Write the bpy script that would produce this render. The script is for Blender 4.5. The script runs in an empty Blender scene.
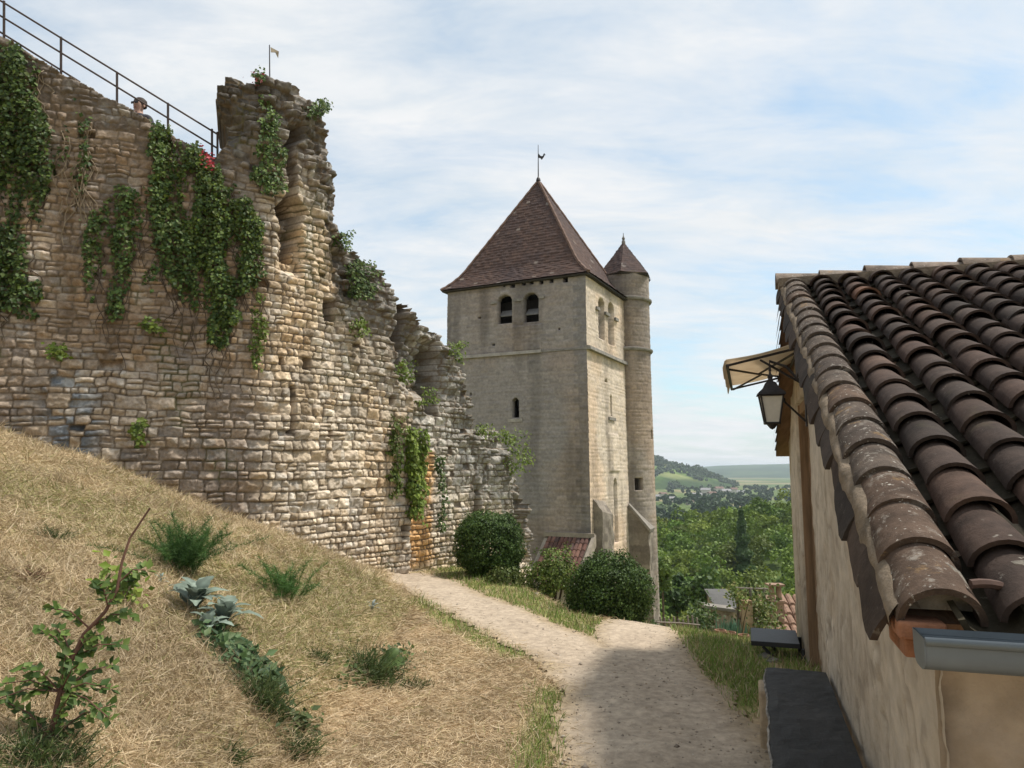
import bpy, bmesh, math, random
import numpy as np
from mathutils import Vector, Matrix
random.seed(7)
RNG = np.random.default_rng(11)
SC = bpy.context.scene
COL = SC.collection
R = math.radians

# ------------------------------------------------------------ camera numbers
FPX = 720.0
TH = math.atan(86 / FPX)
CT, ST = math.cos(TH), math.sin(TH)


def ray(px, py):
    u = (px - 512) / FPX
    v = (py - 384) / FPX
    return np.array([u, CT + v * ST, ST - v * CT])


def at_depth(px, py, y):
    r = ray(px, py)
    return r * (y / r[1])


# ------------------------------------------------------------ noise
def _hash(ix, iy, seed):
    h = (ix * 374761393 + iy * 668265263 + seed * 144269504) & 0xFFFFFFFF
    h = ((h ^ (h >> 13)) * 1274126177) & 0xFFFFFFFF
    h = h ^ (h >> 16)
    return (h & 0xFFFFFF) / float(0xFFFFFF)


def vn(x, y, seed=0):
    x = np.asarray(x, float)
    y = np.asarray(y, float)
    xf = np.floor(x)
    yf = np.floor(y)
    ix = xf.astype(np.int64)
    iy = yf.astype(np.int64)
    fx = x - xf
    fy = y - yf
    fx = fx * fx * (3 - 2 * fx)
    fy = fy * fy * (3 - 2 * fy)
    a = _hash(ix, iy, seed)
    b = _hash(ix + 1, iy, seed)
    c = _hash(ix, iy + 1, seed)
    d = _hash(ix + 1, iy + 1, seed)
    return (a * (1 - fx) + b * fx) * (1 - fy) + (c * (1 - fx) + d * fx) * fy


def fbm(x, y, octv=3, seed=0):
    t = 0
    amp = 0.5
    nrm = 0
    for i in range(octv):
        t = t + amp * vn(x * 2 ** i, y * 2 ** i, seed + i * 17)
        nrm += amp
        amp *= 0.5
    return t / nrm


def ss(a, b, x):
    t = np.clip((np.asarray(x, float) - a) / (b - a), 0, 1)
    return t * t * (3 - 2 * t)


def sp(x, w):
    x = np.asarray(x, float)
    return w * np.logaddexp(0, x / w)


def mixc(a, b, t):
    t = np.asarray(t)[..., None]
    return np.asarray(a) * (1 - t) + np.asarray(b) * t


# ------------------------------------------------------------ objects
def tag(o, label=None, cat=None, group=None, kind=None):
    if label:
        o['label'] = label
    if cat:
        o['category'] = cat
    if group:
        o['group'] = group
    if kind:
        o['kind'] = kind
    return o


def empty(name, loc=(0, 0, 0), rz=0, **k):
    o = bpy.data.objects.new(name, None)
    o.empty_display_size = 0.2
    COL.objects.link(o)
    o.location = loc
    o.rotation_euler = (0, 0, rz)
    return tag(o, **k)


def npmesh(name, V, Fs, mat, col=None, smooth=False, parent=None, **k):
    """V (n,3); Fs list of (m,k) int arrays; col (n,3) vertex colour.  V is in world space."""
    V = np.asarray(V, np.float32)
    me = bpy.data.meshes.new(name)
    if parent is not None:
        bpy.context.view_layer.update()
        inv = np.array(parent.matrix_world.inverted())
        V = (V @ inv[:3, :3].T + inv[:3, 3]).astype(np.float32)
    Fs = [np.asarray(f, np.int32) for f in Fs if len(f)]
    me.vertices.add(len(V))
    me.vertices.foreach_set('co', V.ravel())
    idx = np.concatenate([f.ravel() for f in Fs])
    tot = np.concatenate([np.full(len(f), f.shape[1], np.int32) for f in Fs])
    st = np.concatenate([[0], np.cumsum(tot)[:-1]]).astype(np.int32)
    me.loops.add(len(idx))
    me.loops.foreach_set('vertex_index', idx)
    me.polygons.add(len(tot))
    me.polygons.foreach_set('loop_start', st)
    if smooth:
        me.polygons.foreach_set('use_smooth', np.ones(len(tot), bool))
    me.update(calc_edges=True)
    if col is not None:
        at = me.color_attributes.new('Col', 'FLOAT_COLOR', 'POINT')
        c = np.ones((len(V), 4), np.float32)
        c[:, :3] = col
        at.data.foreach_set('color', c.ravel())
    o = bpy.data.objects.new(name, me)
    COL.objects.link(o)
    if mat:
        me.materials.append(mat)
    if parent is not None:
        o.parent = parent
    return tag(o, **k)


class MB:
    """collects simple shapes in WORLD space, builds ONE mesh"""

    def __init__(s):
        s.v = []
        s.f = []
        s.c = []
        s.cur = (1, 1, 1)

    def add(s, vs, fs):
        b = len(s.v)
        s.v += [tuple(map(float, p)) for p in vs]
        s.f += [tuple(b + i for i in q) for q in fs]
        s.c += [s.cur] * len(vs)
        return b

    def hexa(s, p):  # 8 corners: 0-3 bottom ring, 4-7 top ring
        s.add(p, [(3, 2, 1, 0), (4, 5, 6, 7), (0, 1, 5, 4), (1, 2, 6, 5), (2, 3, 7, 6), (3, 0, 4, 7)])

    def box(s, o, ax, ay, az):
        """o corner or centre-based: o origin corner; ax, ay, az edge vectors"""
        o, ax, ay, az = map(np.asarray, (o, ax, ay, az))
        s.hexa([o, o + ax, o + ax + ay, o + ay, o + az, o + ax + az, o + ax + ay + az, o + ay + az])

    def cbox(s, c, hx, hy, hz, X=(1, 0, 0), Y=(0, 1, 0), Z=(0, 0, 1)):
        c, X, Y, Z = map(lambda q: np.asarray(q, float), (c, X, Y, Z))
        s.box(c - X * hx - Y * hy - Z * hz, X * 2 * hx, Y * 2 * hy, Z * 2 * hz)

    def tube(s, pts, rad, n=8, cap=True):
        pts = [np.asarray(p, float) for p in pts]
        if not hasattr(rad, '__len__'):
            rad = [rad] * len(pts)
        rings = []
        ref = None
        for i, p in enumerate(pts):
            t = pts[min(i + 1, len(pts) - 1)] - pts[max(i - 1, 0)]
            t = t / (np.linalg.norm(t) + 1e-9)
            if ref is None:
                ref = np.array([0, 0, 1.0]) if abs(t[2]) < 0.9 else np.array([1.0, 0, 0])
            a = np.cross(t, ref)
            a /= np.linalg.norm(a) + 1e-9
            b = np.cross(a, t)
            ref = b
            rings.append([p + rad[i] * (math.cos(k * 2 * math.pi / n) * a + math.sin(k * 2 * math.pi / n) * b) for k in range(n)])
        vs = [q for r_ in rings for q in r_]
        fs = []
        for i in range(len(pts) - 1):
            for k in range(n):
                fs.append((i * n + k, i * n + (k + 1) % n, (i + 1) * n + (k + 1) % n, (i + 1) * n + k))
        if cap:
            fs.append(tuple(range(n))[::-1])
            fs.append(tuple((len(pts) - 1) * n + k for k in range(n)))
        s.add(vs, fs)

    def lathe(s, c, prof, n=16, X=(1, 0, 0), Y=(0, 1, 0), Z=(0, 0, 1), a0=0, a1=2 * math.pi, sx=1, sy=1):
        c, X, Y, Z = map(lambda q: np.asarray(q, float), (c, X, Y, Z))
        closed = abs(a1 - a0 - 2 * math.pi) < 1e-6
        m = n if closed else n + 1
        vs = []
        for r_, z in prof:
            for k in range(m):
                a = a0 + (a1 - a0) * k / n
                vs.append(c + X * r_ * sx * math.cos(a) + Y * r_ * sy * math.sin(a) + Z * z)
        fs = []
        for i in range(len(prof) - 1):
            for k in range(n):
                k2 = (k + 1) % m if closed else k + 1
                fs.append((i * m + k, i * m + k2, (i + 1) * m + k2, (i + 1) * m + k))
        s.add(vs, fs)

    def build(s, name, mat, parent=None, smooth=False, bevel=0, col=False, **k):
        me = bpy.data.meshes.new(name)
        V = np.array(s.v)
        if parent is not None:
            bpy.context.view_layer.update()
            inv = np.array(parent.matrix_world.inverted())
            V = V @ inv[:3, :3].T + inv[:3, 3]
        me.from_pydata(V.tolist(), [], s.f)
        if col:
            at = me.color_attributes.new('Col', 'FLOAT_COLOR', 'POINT')
            c = np.ones((len(V), 4), np.float32)
            c[:, :3] = np.array(s.c)
            at.data.foreach_set('color', c.ravel())
        bm = bmesh.new()
        bm.from_mesh(me)
        bmesh.ops.recalc_face_normals(bm, faces=bm.faces)
        bm.to_mesh(me)
        bm.free()
        if smooth:
            me.polygons.foreach_set('use_smooth', np.ones(len(me.polygons), bool))
        me.materials.append(mat)
        o = bpy.data.objects.new(name, me)
        COL.objects.link(o)
        if parent is not None:
            o.parent = parent
        if bevel:
            b = o.modifiers.new('bevel', 'BEVEL')
            b.width = bevel
            b.segments = 2
            b.limit_method = 'ANGLE'
        return tag(o, **k)


# ------------------------------------------------------------ materials
def newmat(name):
    m = bpy.data.materials.new(name)
    m.use_nodes = True
    nt = m.node_tree
    nt.nodes.clear()
    out = nt.nodes.new('ShaderNodeOutputMaterial')
    b = nt.nodes.new('ShaderNodeBsdfPrincipled')
    nt.links.new(b.outputs[0], out.inputs[0])
    return m, nt, b, out


def N(nt, kind, **k):
    n = nt.nodes.new(kind)
    for a, v in k.items():
        if a in n.inputs:
            n.inputs[a].default_value = v
        else:
            setattr(n, a, v)
    return n


def rampn(nt, src, stops):
    r = nt.nodes.new('ShaderNodeValToRGB')
    el = r.color_ramp.elements
    el[0].position, el[0].color = stops[0][0], (*stops[0][1], 1)
    el[1].position, el[1].color = stops[-1][0], (*stops[-1][1], 1)
    for p, c in stops[1:-1]:
        e = el.new(p)
        e.color = (*c, 1)
    nt.links.new(src, r.inputs[0])
    return r.outputs[0]


def mixn(nt, fac, a, b, mode='MIX'):
    m = nt.nodes.new('ShaderNodeMix')
    m.data_type = 'RGBA'
    m.blend_type = mode
    for i, q in ((0, fac), (6, a), (7, b)):
        if isinstance(q, (int, float)):
            m.inputs[i].default_value = q
        elif isinstance(q, tuple):
            m.inputs[i].default_value = (*q, 1)
        else:
            nt.links.new(q, m.inputs[i])
    return m.outputs[2]


def noise(nt, scale, detail=5, rough=.6, coord=None, stretch=None, dist=0):
    if coord is None:
        coord = nt.nodes.new('ShaderNodeTexCoord').outputs['Object']
    if stretch:
        mp = nt.nodes.new('ShaderNodeMapping')
        mp.inputs['Scale'].default_value = stretch
        nt.links.new(coord, mp.inputs[0])
        coord = mp.outputs[0]
    n = N(nt, 'ShaderNodeTexNoise', Scale=scale, Detail=detail, Roughness=rough, Distortion=dist)
    nt.links.new(coord, n.inputs['Vector'])
    return n.outputs[0]


def bump(nt, b, h, strength=.4, dist=.02):
    n = N(nt, 'ShaderNodeBump', Strength=strength, Distance=dist)
    nt.links.new(h, n.inputs['Height'])
    nt.links.new(n.outputs[0], b.inputs['Normal'])


def simple(name, c, rough=.7, metal=0, var=.25, scale=8, bumps=0, spec=.3, c2=None, stretch=None):
    m, nt, b, out = newmat(name)
    n = noise(nt, scale, 6, .65, stretch=stretch)
    lo = tuple(x * (1 - var) for x in c)
    hi = c2 if c2 else tuple(min(1, x * (1 + var)) for x in c)
    nt.links.new(rampn(nt, n, [(.32, lo), (.68, hi)]), b.inputs['Base Color'])
    b.inputs['Roughness'].default_value = rough
    b.inputs['Metallic'].default_value = metal
    b.inputs['Specular IOR Level'].default_value = spec
    if bumps:
        bump(nt, b, noise(nt, scale * 3, 6, .7, stretch=stretch), bumps, .02)
    return m


def vcol_mat(name, rough=.9, spec=.2, var=0, scale=30, bumps=0, transl=0, bscale=60):
    m, nt, b, out = newmat(name)
    a = nt.nodes.new('ShaderNodeAttribute')
    a.attribute_name = 'Col'
    c = a.outputs[0]
    if var:
        f = rampn(nt, noise(nt, scale, 7, .65), [(.3, (1 - var,) * 3), (.7, (1 + var,) * 3)])
        c = mixn(nt, 1.0, c, f, 'MULTIPLY')
    nt.links.new(c, b.inputs['Base Color'])
    b.inputs['Roughness'].default_value = rough
    b.inputs['Specular IOR Level'].default_value = spec
    if bumps:
        bump(nt, b, noise(nt, bscale, 7, .7), bumps, .02)
    if transl:
        t = nt.nodes.new('ShaderNodeBsdfTranslucent')
        nt.links.new(c, t.inputs[0])
        mx = nt.nodes.new('ShaderNodeMixShader')
        mx.inputs[0].default_value = transl
        nt.links.new(b.outputs[0], mx.inputs[1])
        nt.links.new(t.outputs[0], mx.inputs[2])
        nt.links.new(mx.outputs[0], out.inputs[0])
    return m


M_STONE = vcol_mat('rubble_stone', .95, .1, var=.28, scale=22, bumps=.5, bscale=70)
M_LEAF = vcol_mat("leaf", .55, .25, transl=.3)
M_STRAW = vcol_mat('straw', .7, .2, transl=.15)
M_GROUND = vcol_mat('earth', .95, .1, var=.3, scale=14, bumps=.5, bscale=45)
M_BARK = simple('bark', (.09, .065, .045), .9, bumps=.6, scale=14)
M_IRON = simple('dark_iron', (.035, .03, .03), .55, .3, scale=20)

# ------------------------------------------------------------ camera, light, sky
cam = bpy.data.cameras.new('camera')
cam.sensor_width = 36
cam.lens = FPX / 1024 * 36
cam.clip_start = .05
cam.clip_end = 30000
camo = bpy.data.objects.new('camera', cam)
camo.rotation_euler = (math.pi / 2 + TH, 0, 0)
COL.objects.link(camo)
SC.camera = camo

SUN_AZ, SUN_EL = 81.0, 61.5
sl = bpy.data.lights.new('sun', 'SUN')
sl.energy = 5.0
sl.angle = R(6)
sl.color = (1, .95, .87)
so = bpy.data.objects.new('sun', sl)
COL.objects.link(so)
sd = Vector((math.sin(R(SUN_AZ)) * math.cos(R(SUN_EL)), math.cos(R(SUN_AZ)) * math.cos(R(SUN_EL)), math.sin(R(SUN_EL))))
so.rotation_euler = sd.to_track_quat('Z', 'Y').to_euler()

w = bpy.data.worlds.new('World')
SC.world = w
w.use_nodes = True
nt = w.node_tree
nt.nodes.clear()
wo = nt.nodes.new('ShaderNodeOutputWorld')
bg = nt.nodes.new('ShaderNodeBackground')
sky = nt.nodes.new('ShaderNodeTexSky')
sky.sky_type = 'NISHITA'
sky.sun_disc = False
sky.sun_elevation = R(SUN_EL)
sky.sun_rotation = R(SUN_AZ)
sky.air_density = 1.0
sky.dust_density = 1.5
tc = nt.nodes.new('ShaderNodeTexCoord')
sep = nt.nodes.new('ShaderNodeSeparateXYZ')
nt.links.new(tc.outputs['Generated'], sep.inputs[0])


def wm(op, a, b=None):
    m = nt.nodes.new('ShaderNodeMath')
    m.operation = op
    for i, q in enumerate((a, b)):
        if q is None:
            continue
        if isinstance(q, (int, float)):
            m.inputs[i].default_value = q
        else:
            nt.links.new(q, m.inputs[i])
    return m.outputs[0]


zz = wm('ADD', wm('MAXIMUM', sep.outputs[2], 0.0), .22)
cb = nt.nodes.new('ShaderNodeCombineXYZ')
nt.links.new(wm('DIVIDE', sep.outputs[0], zz), cb.inputs[0])
nt.links.new(wm('DIVIDE', sep.outputs[1], zz), cb.inputs[1])
n1 = noise(nt, 1.1, 8, .6, cb.outputs[0], (.8, 1.5, 1), .5)
n2 = noise(nt, 3.2, 8, .62, cb.outputs[0], (.7, 1.6, 1), .4)
cl = wm('ADD', wm('MULTIPLY', n1, .65), wm('MULTIPLY', n2, .35))
clf = rampn(nt, cl, [(.34, (.26, .26, .26)), (.46, (.72, .72, .72)), (.57, (.99, .99, .99))])
hz = rampn(nt, sep.outputs[2], [(0.0, (1, 1, 1)), (.12, (.35, .35, .35)), (.35, (0, 0, 0))])
ff = wm('MAXIMUM', clf, wm('MULTIPLY', hz, .9))
shade = rampn(nt, n2, [(.3, (7.7, 8.3, 8.7)), (.7, (9.3, 9.4, 9.5))])
skyb = mixn(nt, 1.0, sky.outputs[0], (1.6, 2.0, 1.95), 'MULTIPLY')
mx = mixn(nt, ff, skyb, shade)
nt.links.new(mx, bg.inputs[0])
bg.inputs[1].default_value = .1
nt.links.new(bg.outputs[0], wo.inputs[0])

SC.view_settings.view_transform = 'Standard'
SC.view_settings.look = 'None'
SC.view_settings.gamma = 1
SC.view_settings.exposure = 0
SC.render.engine = 'CYCLES'
SC.cycles.use_denoising = True
SC.cycles.max_bounces = 5
SC.cycles.volume_bounces = 0
SC.cycles.transparent_max_bounces = 6
# ------------------------------------------------------------ terrain
def polydist(x, y, pts):
    """signed-ish distance to a polyline minus its local half width"""
    best = np.full(np.shape(x), 1e9)
    for (x0, y0, w0), (x1, y1, w1) in zip(pts[:-1], pts[1:]):
        dx, dy = x1 - x0, y1 - y0
        t = np.clip(((x - x0) * dx + (y - y0) * dy) / (dx * dx + dy * dy), 0, 1)
        d = np.hypot(x - x0 - t * dx, y - y0 - t * dy) - .5 * (w0 + t * (w1 - w0))
        best = np.minimum(best, d)
    return best


PATH_MAIN = [(.9, -4, 1.5), (.9, 0.5, 1.45), (.9, 3, 1.35), (.9, 4.3, 1.28), (1.02, 6.2, 1.3), (.8, 7.0, 1.2)]
PATH_LEFT = [(.98, 6.3, 1.1), (.55, 7.4, 1.0), (-.02, 8.65, 1.0), (-.85, 10.7, .95), (-1.5, 12.2, 1.1), (-1.8, 12.9, .9)]
PATH_RIGHT = [(1.02, 6.2, 1.25), (1.3, 7.6, .95), (1.4, 8.5, .95), (1.65, 9.5, .8), (2.3, 11.2, .8)]


def path_d(x, y):
    d = polydist(x, y, PATH_MAIN)
    d = np.minimum(d, polydist(x, y, PATH_LEFT))
    return np.minimum(d, polydist(x, y, PATH_RIGHT))


def far_z(x, y):
    yy = np.maximum(y, 1.0)
    a = np.clip(x / yy, .2, .55)
    k = np.interp(a, [.2, .3, .386, .55], [.0585, .036, .0213, -.004])
    zs = -k * 185 - 8
    z = -25 + (zs + 25) * ss(60, 185, y) + 3 * (fbm(x / 40, y / 40, 2, 5) - .5)
    fl = -33 + 3 * (fbm(x / 300, y / 300, 2, 8) - .5)
    t = ss(190, 420, y)
    z = z * (1 - t) + fl * t
    t2 = ss(-10, -60, x + 0 * y)          # out of sight on the left the plateau goes on
    return z


def terrain(x, y):
    x = np.asarray(x, float)
    y = np.asarray(y, float)
    p = -1.7 - .018 * np.clip(y - 4, 0, 9)
    e = (x - 1.6) * .45 + (y - 8.8) * .43
    e = e - 1.5 * ss(1.0, -.6, x) * ss(20, 15, y)
    drop = np.minimum(.42 * sp(e, .3), 18)
    d = -1.15 - x - .75 * ss(8.5, 12, y) + .35 * (fbm(x * .5 + 3, y * .5, 2, 3) - .5) - .12 * np.clip(y - 6, 0, 5) * 0
    bank = .385 * np.minimum(sp(d - .05, .07), 7) + .24 * ss(-.05, .5, d)
    bank = bank * (1 - .5 * ss(10, 13.5, y))
    lump = .15 * (fbm(x * 1.1, y * 1.1, 3, 21) - .5) * ss(0, 1.0, d) + .025 * (fbm(x * 3, y * 3, 2, 9) - .5)
    z = p + bank - drop + lump
    t = ss(32, 75, y)
    return z * (1 - t) + far_z(x, y) * t


def tz(x, y):
    return float(terrain(np.array([x]), np.array([y]))[0])


def on_ground(px, py):
    """point of the near terrain seen at a pixel"""
    r = ray(px, py)
    t = np.linspace(1.0, 60, 6000)
    P = r[None, :] * t[:, None]
    h = P[:, 2] - terrain(P[:, 0], P[:, 1])
    i = np.argmax(h < 0)
    return P[i]


def grow(lo, hi, step, far, g):
    a = [lo]
    st = step
    while a[-1] > -far:
        st *= g
        a.append(a[-1] - st)
    b = list(np.arange(lo, hi, step))
    st = step
    while b[-1] < far:
        st *= g
        b.append(b[-1] + st)
    return np.array(a[:0:-1] + b)


gx = grow(-7, 5, .06, 7000, 1.13)
gy = np.array([-400, -150, -60, -25, -10, -5, -2, 0])
_b = list(np.arange(1.0, 15, .06))
_s = .06
while _b[-1] < 9000:
    _s *= 1.085
    _b.append(_b[-1] + _s)
gy = np.concatenate([gy, _b])
X, Y = np.meshgrid(gx, gy, indexing='ij')
Z = terrain(X, Y)


def green_mask(x, y):
    """how green the near ground is, 0..1"""
    pd = path_d(x, y)
    g = np.zeros(np.shape(x))
    # grass between the two branches and below the clipped bushes
    med = polydist(x, y, [(.97, 7.6, .3), (.62, 9.0, .9), (.05, 10.5, 1.1), (-.6, 12.4, .9), (-.9, 14, 1.0)])
    g = np.maximum(g, ss(.35, -.1, med))
    # right verge
    g = np.maximum(g, ss(.25, .05, np.abs(pd - .3) - .2) * ss(1.25, 1.55, x) * ss(5.0, 6.0, y))
    g = np.maximum(g, ss(2.2, 2.5, x + .1 * (y - 8)) * ss(5, 6, y) * .8)
    # strips left of the path
    g = np.maximum(g, .9 * ss(.2, -.05, polydist(x, y, [(.12, 4.3, .05), (.24, 5.2, .12), (.3, 5.9, .02)])))
    g = np.maximum(g, .9 * ss(.25, -.05, polydist(x, y, [(.05, 7.1, .02), (-.35, 7.9, .14), (-.75, 8.9, .06), (-1.3, 10.3, .1)])))
    # down the slope
    e = (x - 1.6) * .45 + (y - 8.8) * .43
    g = np.maximum(g, ss(.3, 2.0, e))
    return g


near = np.hypot(X, Y)
G = green_mask(X, Y)
nz = fbm(X * 2.1, Y * 2.1, 4, 31)
nz2 = fbm(X * .7, Y * .7, 3, 77)
bk = ss(-1.1, -1.5, X)
hay = mixc((.33, .235, .14), (.45, .335, .21), nz)
hay = mixc(hay, mixc((.30, .25, .12), (.42, .35, .19), nz), bk)
hay = mixc(hay, (.20, .15, .075), ss(.5, .75, nz2)[...] * .5)
grn = mixc((.15, .165, .05), (.30, .27, .11), nz)
gm = np.clip(G * 1.5 * ss(.2, .55, nz * .6 + G * .5), 0, 1)
gc = mixc(hay, grn, gm)
far_t = ss(30, 70, Y)
fieldn = fbm(X / 90, Y / 60, 3, 51)
fcol = mixc((.05, .085, .02), (.095, .13, .04), ss(.35, .6, fieldn))
fcol = mixc(fcol, (.23, .19, .10), ss(.60, .66, fbm(X / 70, Y / 130, 2, 99)) * ss(350, 500, Y))
gc = mixc(gc, fcol, far_t)
nx_, ny_ = X.shape
ii = np.arange(nx_ * ny_).reshape(nx_, ny_)
Q = np.stack([ii[:-1, :-1], ii[1:, :-1], ii[1:, 1:], ii[:-1, 1:]], -1).reshape(-1, 4)
npmesh('ground', np.stack([X, Y, Z], -1).reshape(-1, 3), [Q], M_GROUND, gc.reshape(-1, 3), True, kind='structure')

# ---- the trodden path: a sheet just above the ground with a ragged edge
px_ = np.arange(-2.6, 3.4, .035)
py_ = np.arange(-3.5, 13.4, .035)
PX, PY = np.meshgrid(px_, py_, indexing='ij')
pdist = path_d(PX, PY) + .22 * (fbm(PX * 2.4, PY * 2.4, 4, 13) - .5) + .1 * (fbm(PX * 9, PY * 9, 2, 14) - .5)
PZ = terrain(PX, PY) + .006 + .02 * ss(.25, -.2, pdist) + .012 * (fbm(PX * 14, PY * 14, 2, 23) - .5)
pn = fbm(PX * 3, PY * 3, 4, 41)
pcol = mixc((.335, .268, .20), (.46, .375, .285), pn)
pcol = mixc(pcol, (.31, .235, .145), ss(-.25, .05, pdist) * .85)
wear = ss(.5, .2, np.abs(polydist(PX, PY, PATH_MAIN[:5]) + .62)) * .3
pcol = mixc(pcol, (.42, .355, .28), wear * pn)
k_ = vn(PX * 40, PY * 40, 3)
pcol = mixc(pcol, (.28, .235, .19), ss(.8, .92, k_) * .4)
ii = np.arange(PX.size).reshape(PX.shape)
keep = (pdist[:-1, :-1] < 0.03)
Q = np.stack([ii[:-1, :-1], ii[1:, :-1], ii[1:, 1:], ii[:-1, 1:]], -1)[keep]
used = np.unique(Q)
mp = np.zeros(PX.size, np.int64)
mp[used] = np.arange(len(used))
npmesh('path', np.stack([PX, PY, PZ], -1).reshape(-1, 3)[used], [mp[Q]], M_GROUND, pcol.reshape(-1, 3)[used], True, kind='structure')


# ------------------------------------------------------------ blades of grass and straw
def blades(name, P, L, W, D, bend, col, mat, **k):
    """five-vertex blades: P base, D unit growth direction, L length, W width, bend sideways vector"""
    n = len(P)
    side = np.cross(D, RNG.normal(size=(n, 3)))
    side /= np.linalg.norm(side, axis=1, keepdims=True) + 1e-9
    w = side * (W[:, None] * .5)
    mid = P + D * (L * .55)[:, None] + bend * .3
    tip = P + D * L[:, None] + bend
    V = np.stack([P - w, P + w, mid - w * .8, mid + w * .8, tip], 1).reshape(-1, 3)
    b = np.arange(n)[:, None] * 5
    q = b + np.array([0, 1, 3, 2])
    t = b + np.array([2, 3, 4])
    c = np.repeat(col, 5, axis=0)
    return npmesh(name, V, [q, t], mat, c, False, **k)


def polar(n, r0, r1, a0, a1):
    r = r0 * (r1 / r0) ** RNG.random(n)
    a = np.radians(RNG.uniform(a0, a1, n))
    return r * np.sin(a), r * np.cos(a), r


pal_straw = np.array([(.56, .44, .28), (.49, .37, .22), (.40, .29, .17), (.62, .51, .36), (.30, .215, .125), (.50, .40, .235)])
pal_grn = np.array([(.13, .21, .045), (.18, .26, .06), (.25, .31, .09), (.31, .32, .12), (.15, .23, .05)])


def pick(pal, n, jit=.18):
    c = pal[RNG.integers(0, len(pal), n)]
    return c * (1 + RNG.uniform(-jit, jit, (n, 1)))


# cut hay lying on the bank and on the flat beside the path
x, y, r = polar(480000, 2.3, 15.5, -52, 9)
ok = (path_d(x, y) > .0 + .30 * (RNG.random(len(x)) - .62) ** 3 * 4) & (RNG.random(len(x)) > green_mask(x, y) * .93)
ok &= ~((x > -1.2) & (RNG.random(len(x)) < .35))
wall_lim = np.where(x < -3.6, 10.7 + (x + 3.6) * .364, 10.7 + (x + 3.6) * 1.40)
ok &= y < wall_lim
x, y, r = x[ok], y[ok], r[ok]
n = len(x)
clump = fbm(x * 2.2, y * 2.2, 3, 61)
up = RNG.uniform(.0, .4, n) + np.where(x < -1.25, 1.4 * (RNG.random(n) < .38) * RNG.random(n), 0)
ang = RNG.uniform(0, 2 * np.pi, n)
D = np.stack([np.cos(ang), np.sin(ang), up - .10 * np.cos(ang) * (x < -1.3) * 3], 1)
D /= np.linalg.norm(D, axis=1, keepdims=True)
L = RNG.uniform(.04, .135, n) * (.8 + .06 * r) * np.where(x > -1.2, .8, 1.0)
W = RNG.uniform(.0022, .0046, n) * (.55 + .13 * r)
Pz = terrain(x, y) + RNG.uniform(0, .035, n) * (clump + .3)
bend = RNG.normal(size=(n, 3)) * (L * .2)[:, None]
bend[:, 2] -= L * .12
c = (pick(pal_straw, n) * .6 + pal_straw.mean(0) * .4) * (.62 + .7 * clump)[:, None]
gg = (fbm(x * .55 + 9, y * .55, 3, 81) + .25 * ss(-1.8, -1.1, -x) * 0)
isg = RNG.random(n) < np.where(x < -1.3, ss(.42, .70, gg) * .42 + .05, .03)
c[isg] = pick(np.array([(.22, .22, .075), (.31, .28, .12), (.16, .18, .055), (.38, .33, .16)]), isg.sum())
blades('cut_hay', np.stack([x, y, Pz], 1), L, W, D, bend, c, M_STRAW, kind='stuff')

# short standing green grass
x, y, r = polar(260000, 2.3, 22, -25, 32)
g = green_mask(x, y)
patch = fbm(x * 2.6, y * 2.6, 3, 45)
ok = (RNG.random(len(x)) < g * ss(.25, .55, patch + g * .2)) & (path_d(x, y) > -.04 + .1 * (patch - .5))
x, y, r, patch = x[ok], y[ok], r[ok], patch[ok]
n = len(x)
D = np.stack([RNG.normal(0, .35, n), RNG.normal(0, .35, n), np.ones(n)], 1)
D /= np.linalg.norm(D, axis=1, keepdims=True)
L = RNG.uniform(.025, .07, n) * (.55 + .9 * patch) * (1 + .03 * r)
W = RNG.uniform(.003, .006, n) * (.5 + .14 * r)
bend = RNG.normal(size=(n, 3)) * (L * .35)[:, None]
c = pick(pal_grn, n) * (.8 + .5 * patch)[:, None]
dry = RNG.random(n) < .28
c[dry] = pick(pal_straw, dry.sum()) * .9
blades('green_grass', np.stack([x, y, terrain(x, y)], 1), L, W, D, bend, c, M_STRAW, kind='stuff')
print('grass', n)

# loose gravel on the path
n = 3500
x, y, r = polar(60000, 2.6, 11, -15, 20)
ok = path_d(x, y) < -.02
x, y, r = x[ok][:n], y[ok][:n], r[ok][:n]
n = len(x)
sz = RNG.gamma(2.0, .0022, n) + .002
O = np.array([(1, 0, 0), (-1, 0, 0), (0, 1, 0), (0, -1, 0), (0, 0, .8), (0, 0, -.6)])
Vg = np.stack([x, y, terrain(x, y) + .024], 1)[:, None, :] + O[None] * (sz[:, None, None] * RNG.uniform(.6, 1.4, (n, 6, 1)))
Fg = np.array([(0, 2, 4), (2, 1, 4), (1, 3, 4), (3, 0, 4), (2, 0, 5), (1, 2, 5), (3, 1, 5), (0, 3, 5)])
Fg = (np.arange(n)[:, None, None] * 6 + Fg[None]).reshape(-1, 3)
cg = pick(np.array([(.38, .32, .25), (.32, .265, .205), (.45, .39, .32), (.26, .215, .17), (.36, .28, .2)]), n)
npmesh('gravel', Vg.reshape(-1, 3), [Fg], M_STRAW, np.repeat(cg, 6, axis=0), False, kind='stuff')
# ------------------------------------------------------------ the rampart: coursed rubble as real relief
WC = np.array([-3.6, 10.7])
WDA = np.array([-.94, -.342])
WDB = np.array([.581, .814])


def wpos(s):
    s = np.asarray(s, float)
    a = sp(-s, .14)
    b = sp(s, .14)
    return WC[0] + WDA[0] * a + WDB[0] * b, WC[1] + WDA[1] * a + WDB[1] * b


def wnrm(s):
    x0, y0 = wpos(np.asarray(s) - .05)
    x1, y1 = wpos(np.asarray(s) + .05)
    tx, ty = x1 - x0, y1 - y0
    l = np.hypot(tx, ty)
    return ty / l, -tx / l


_sg = np.linspace(-7, 9, 3200)
_wx, _wy = wpos(_sg)
_bear = _wx / _wy


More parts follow.
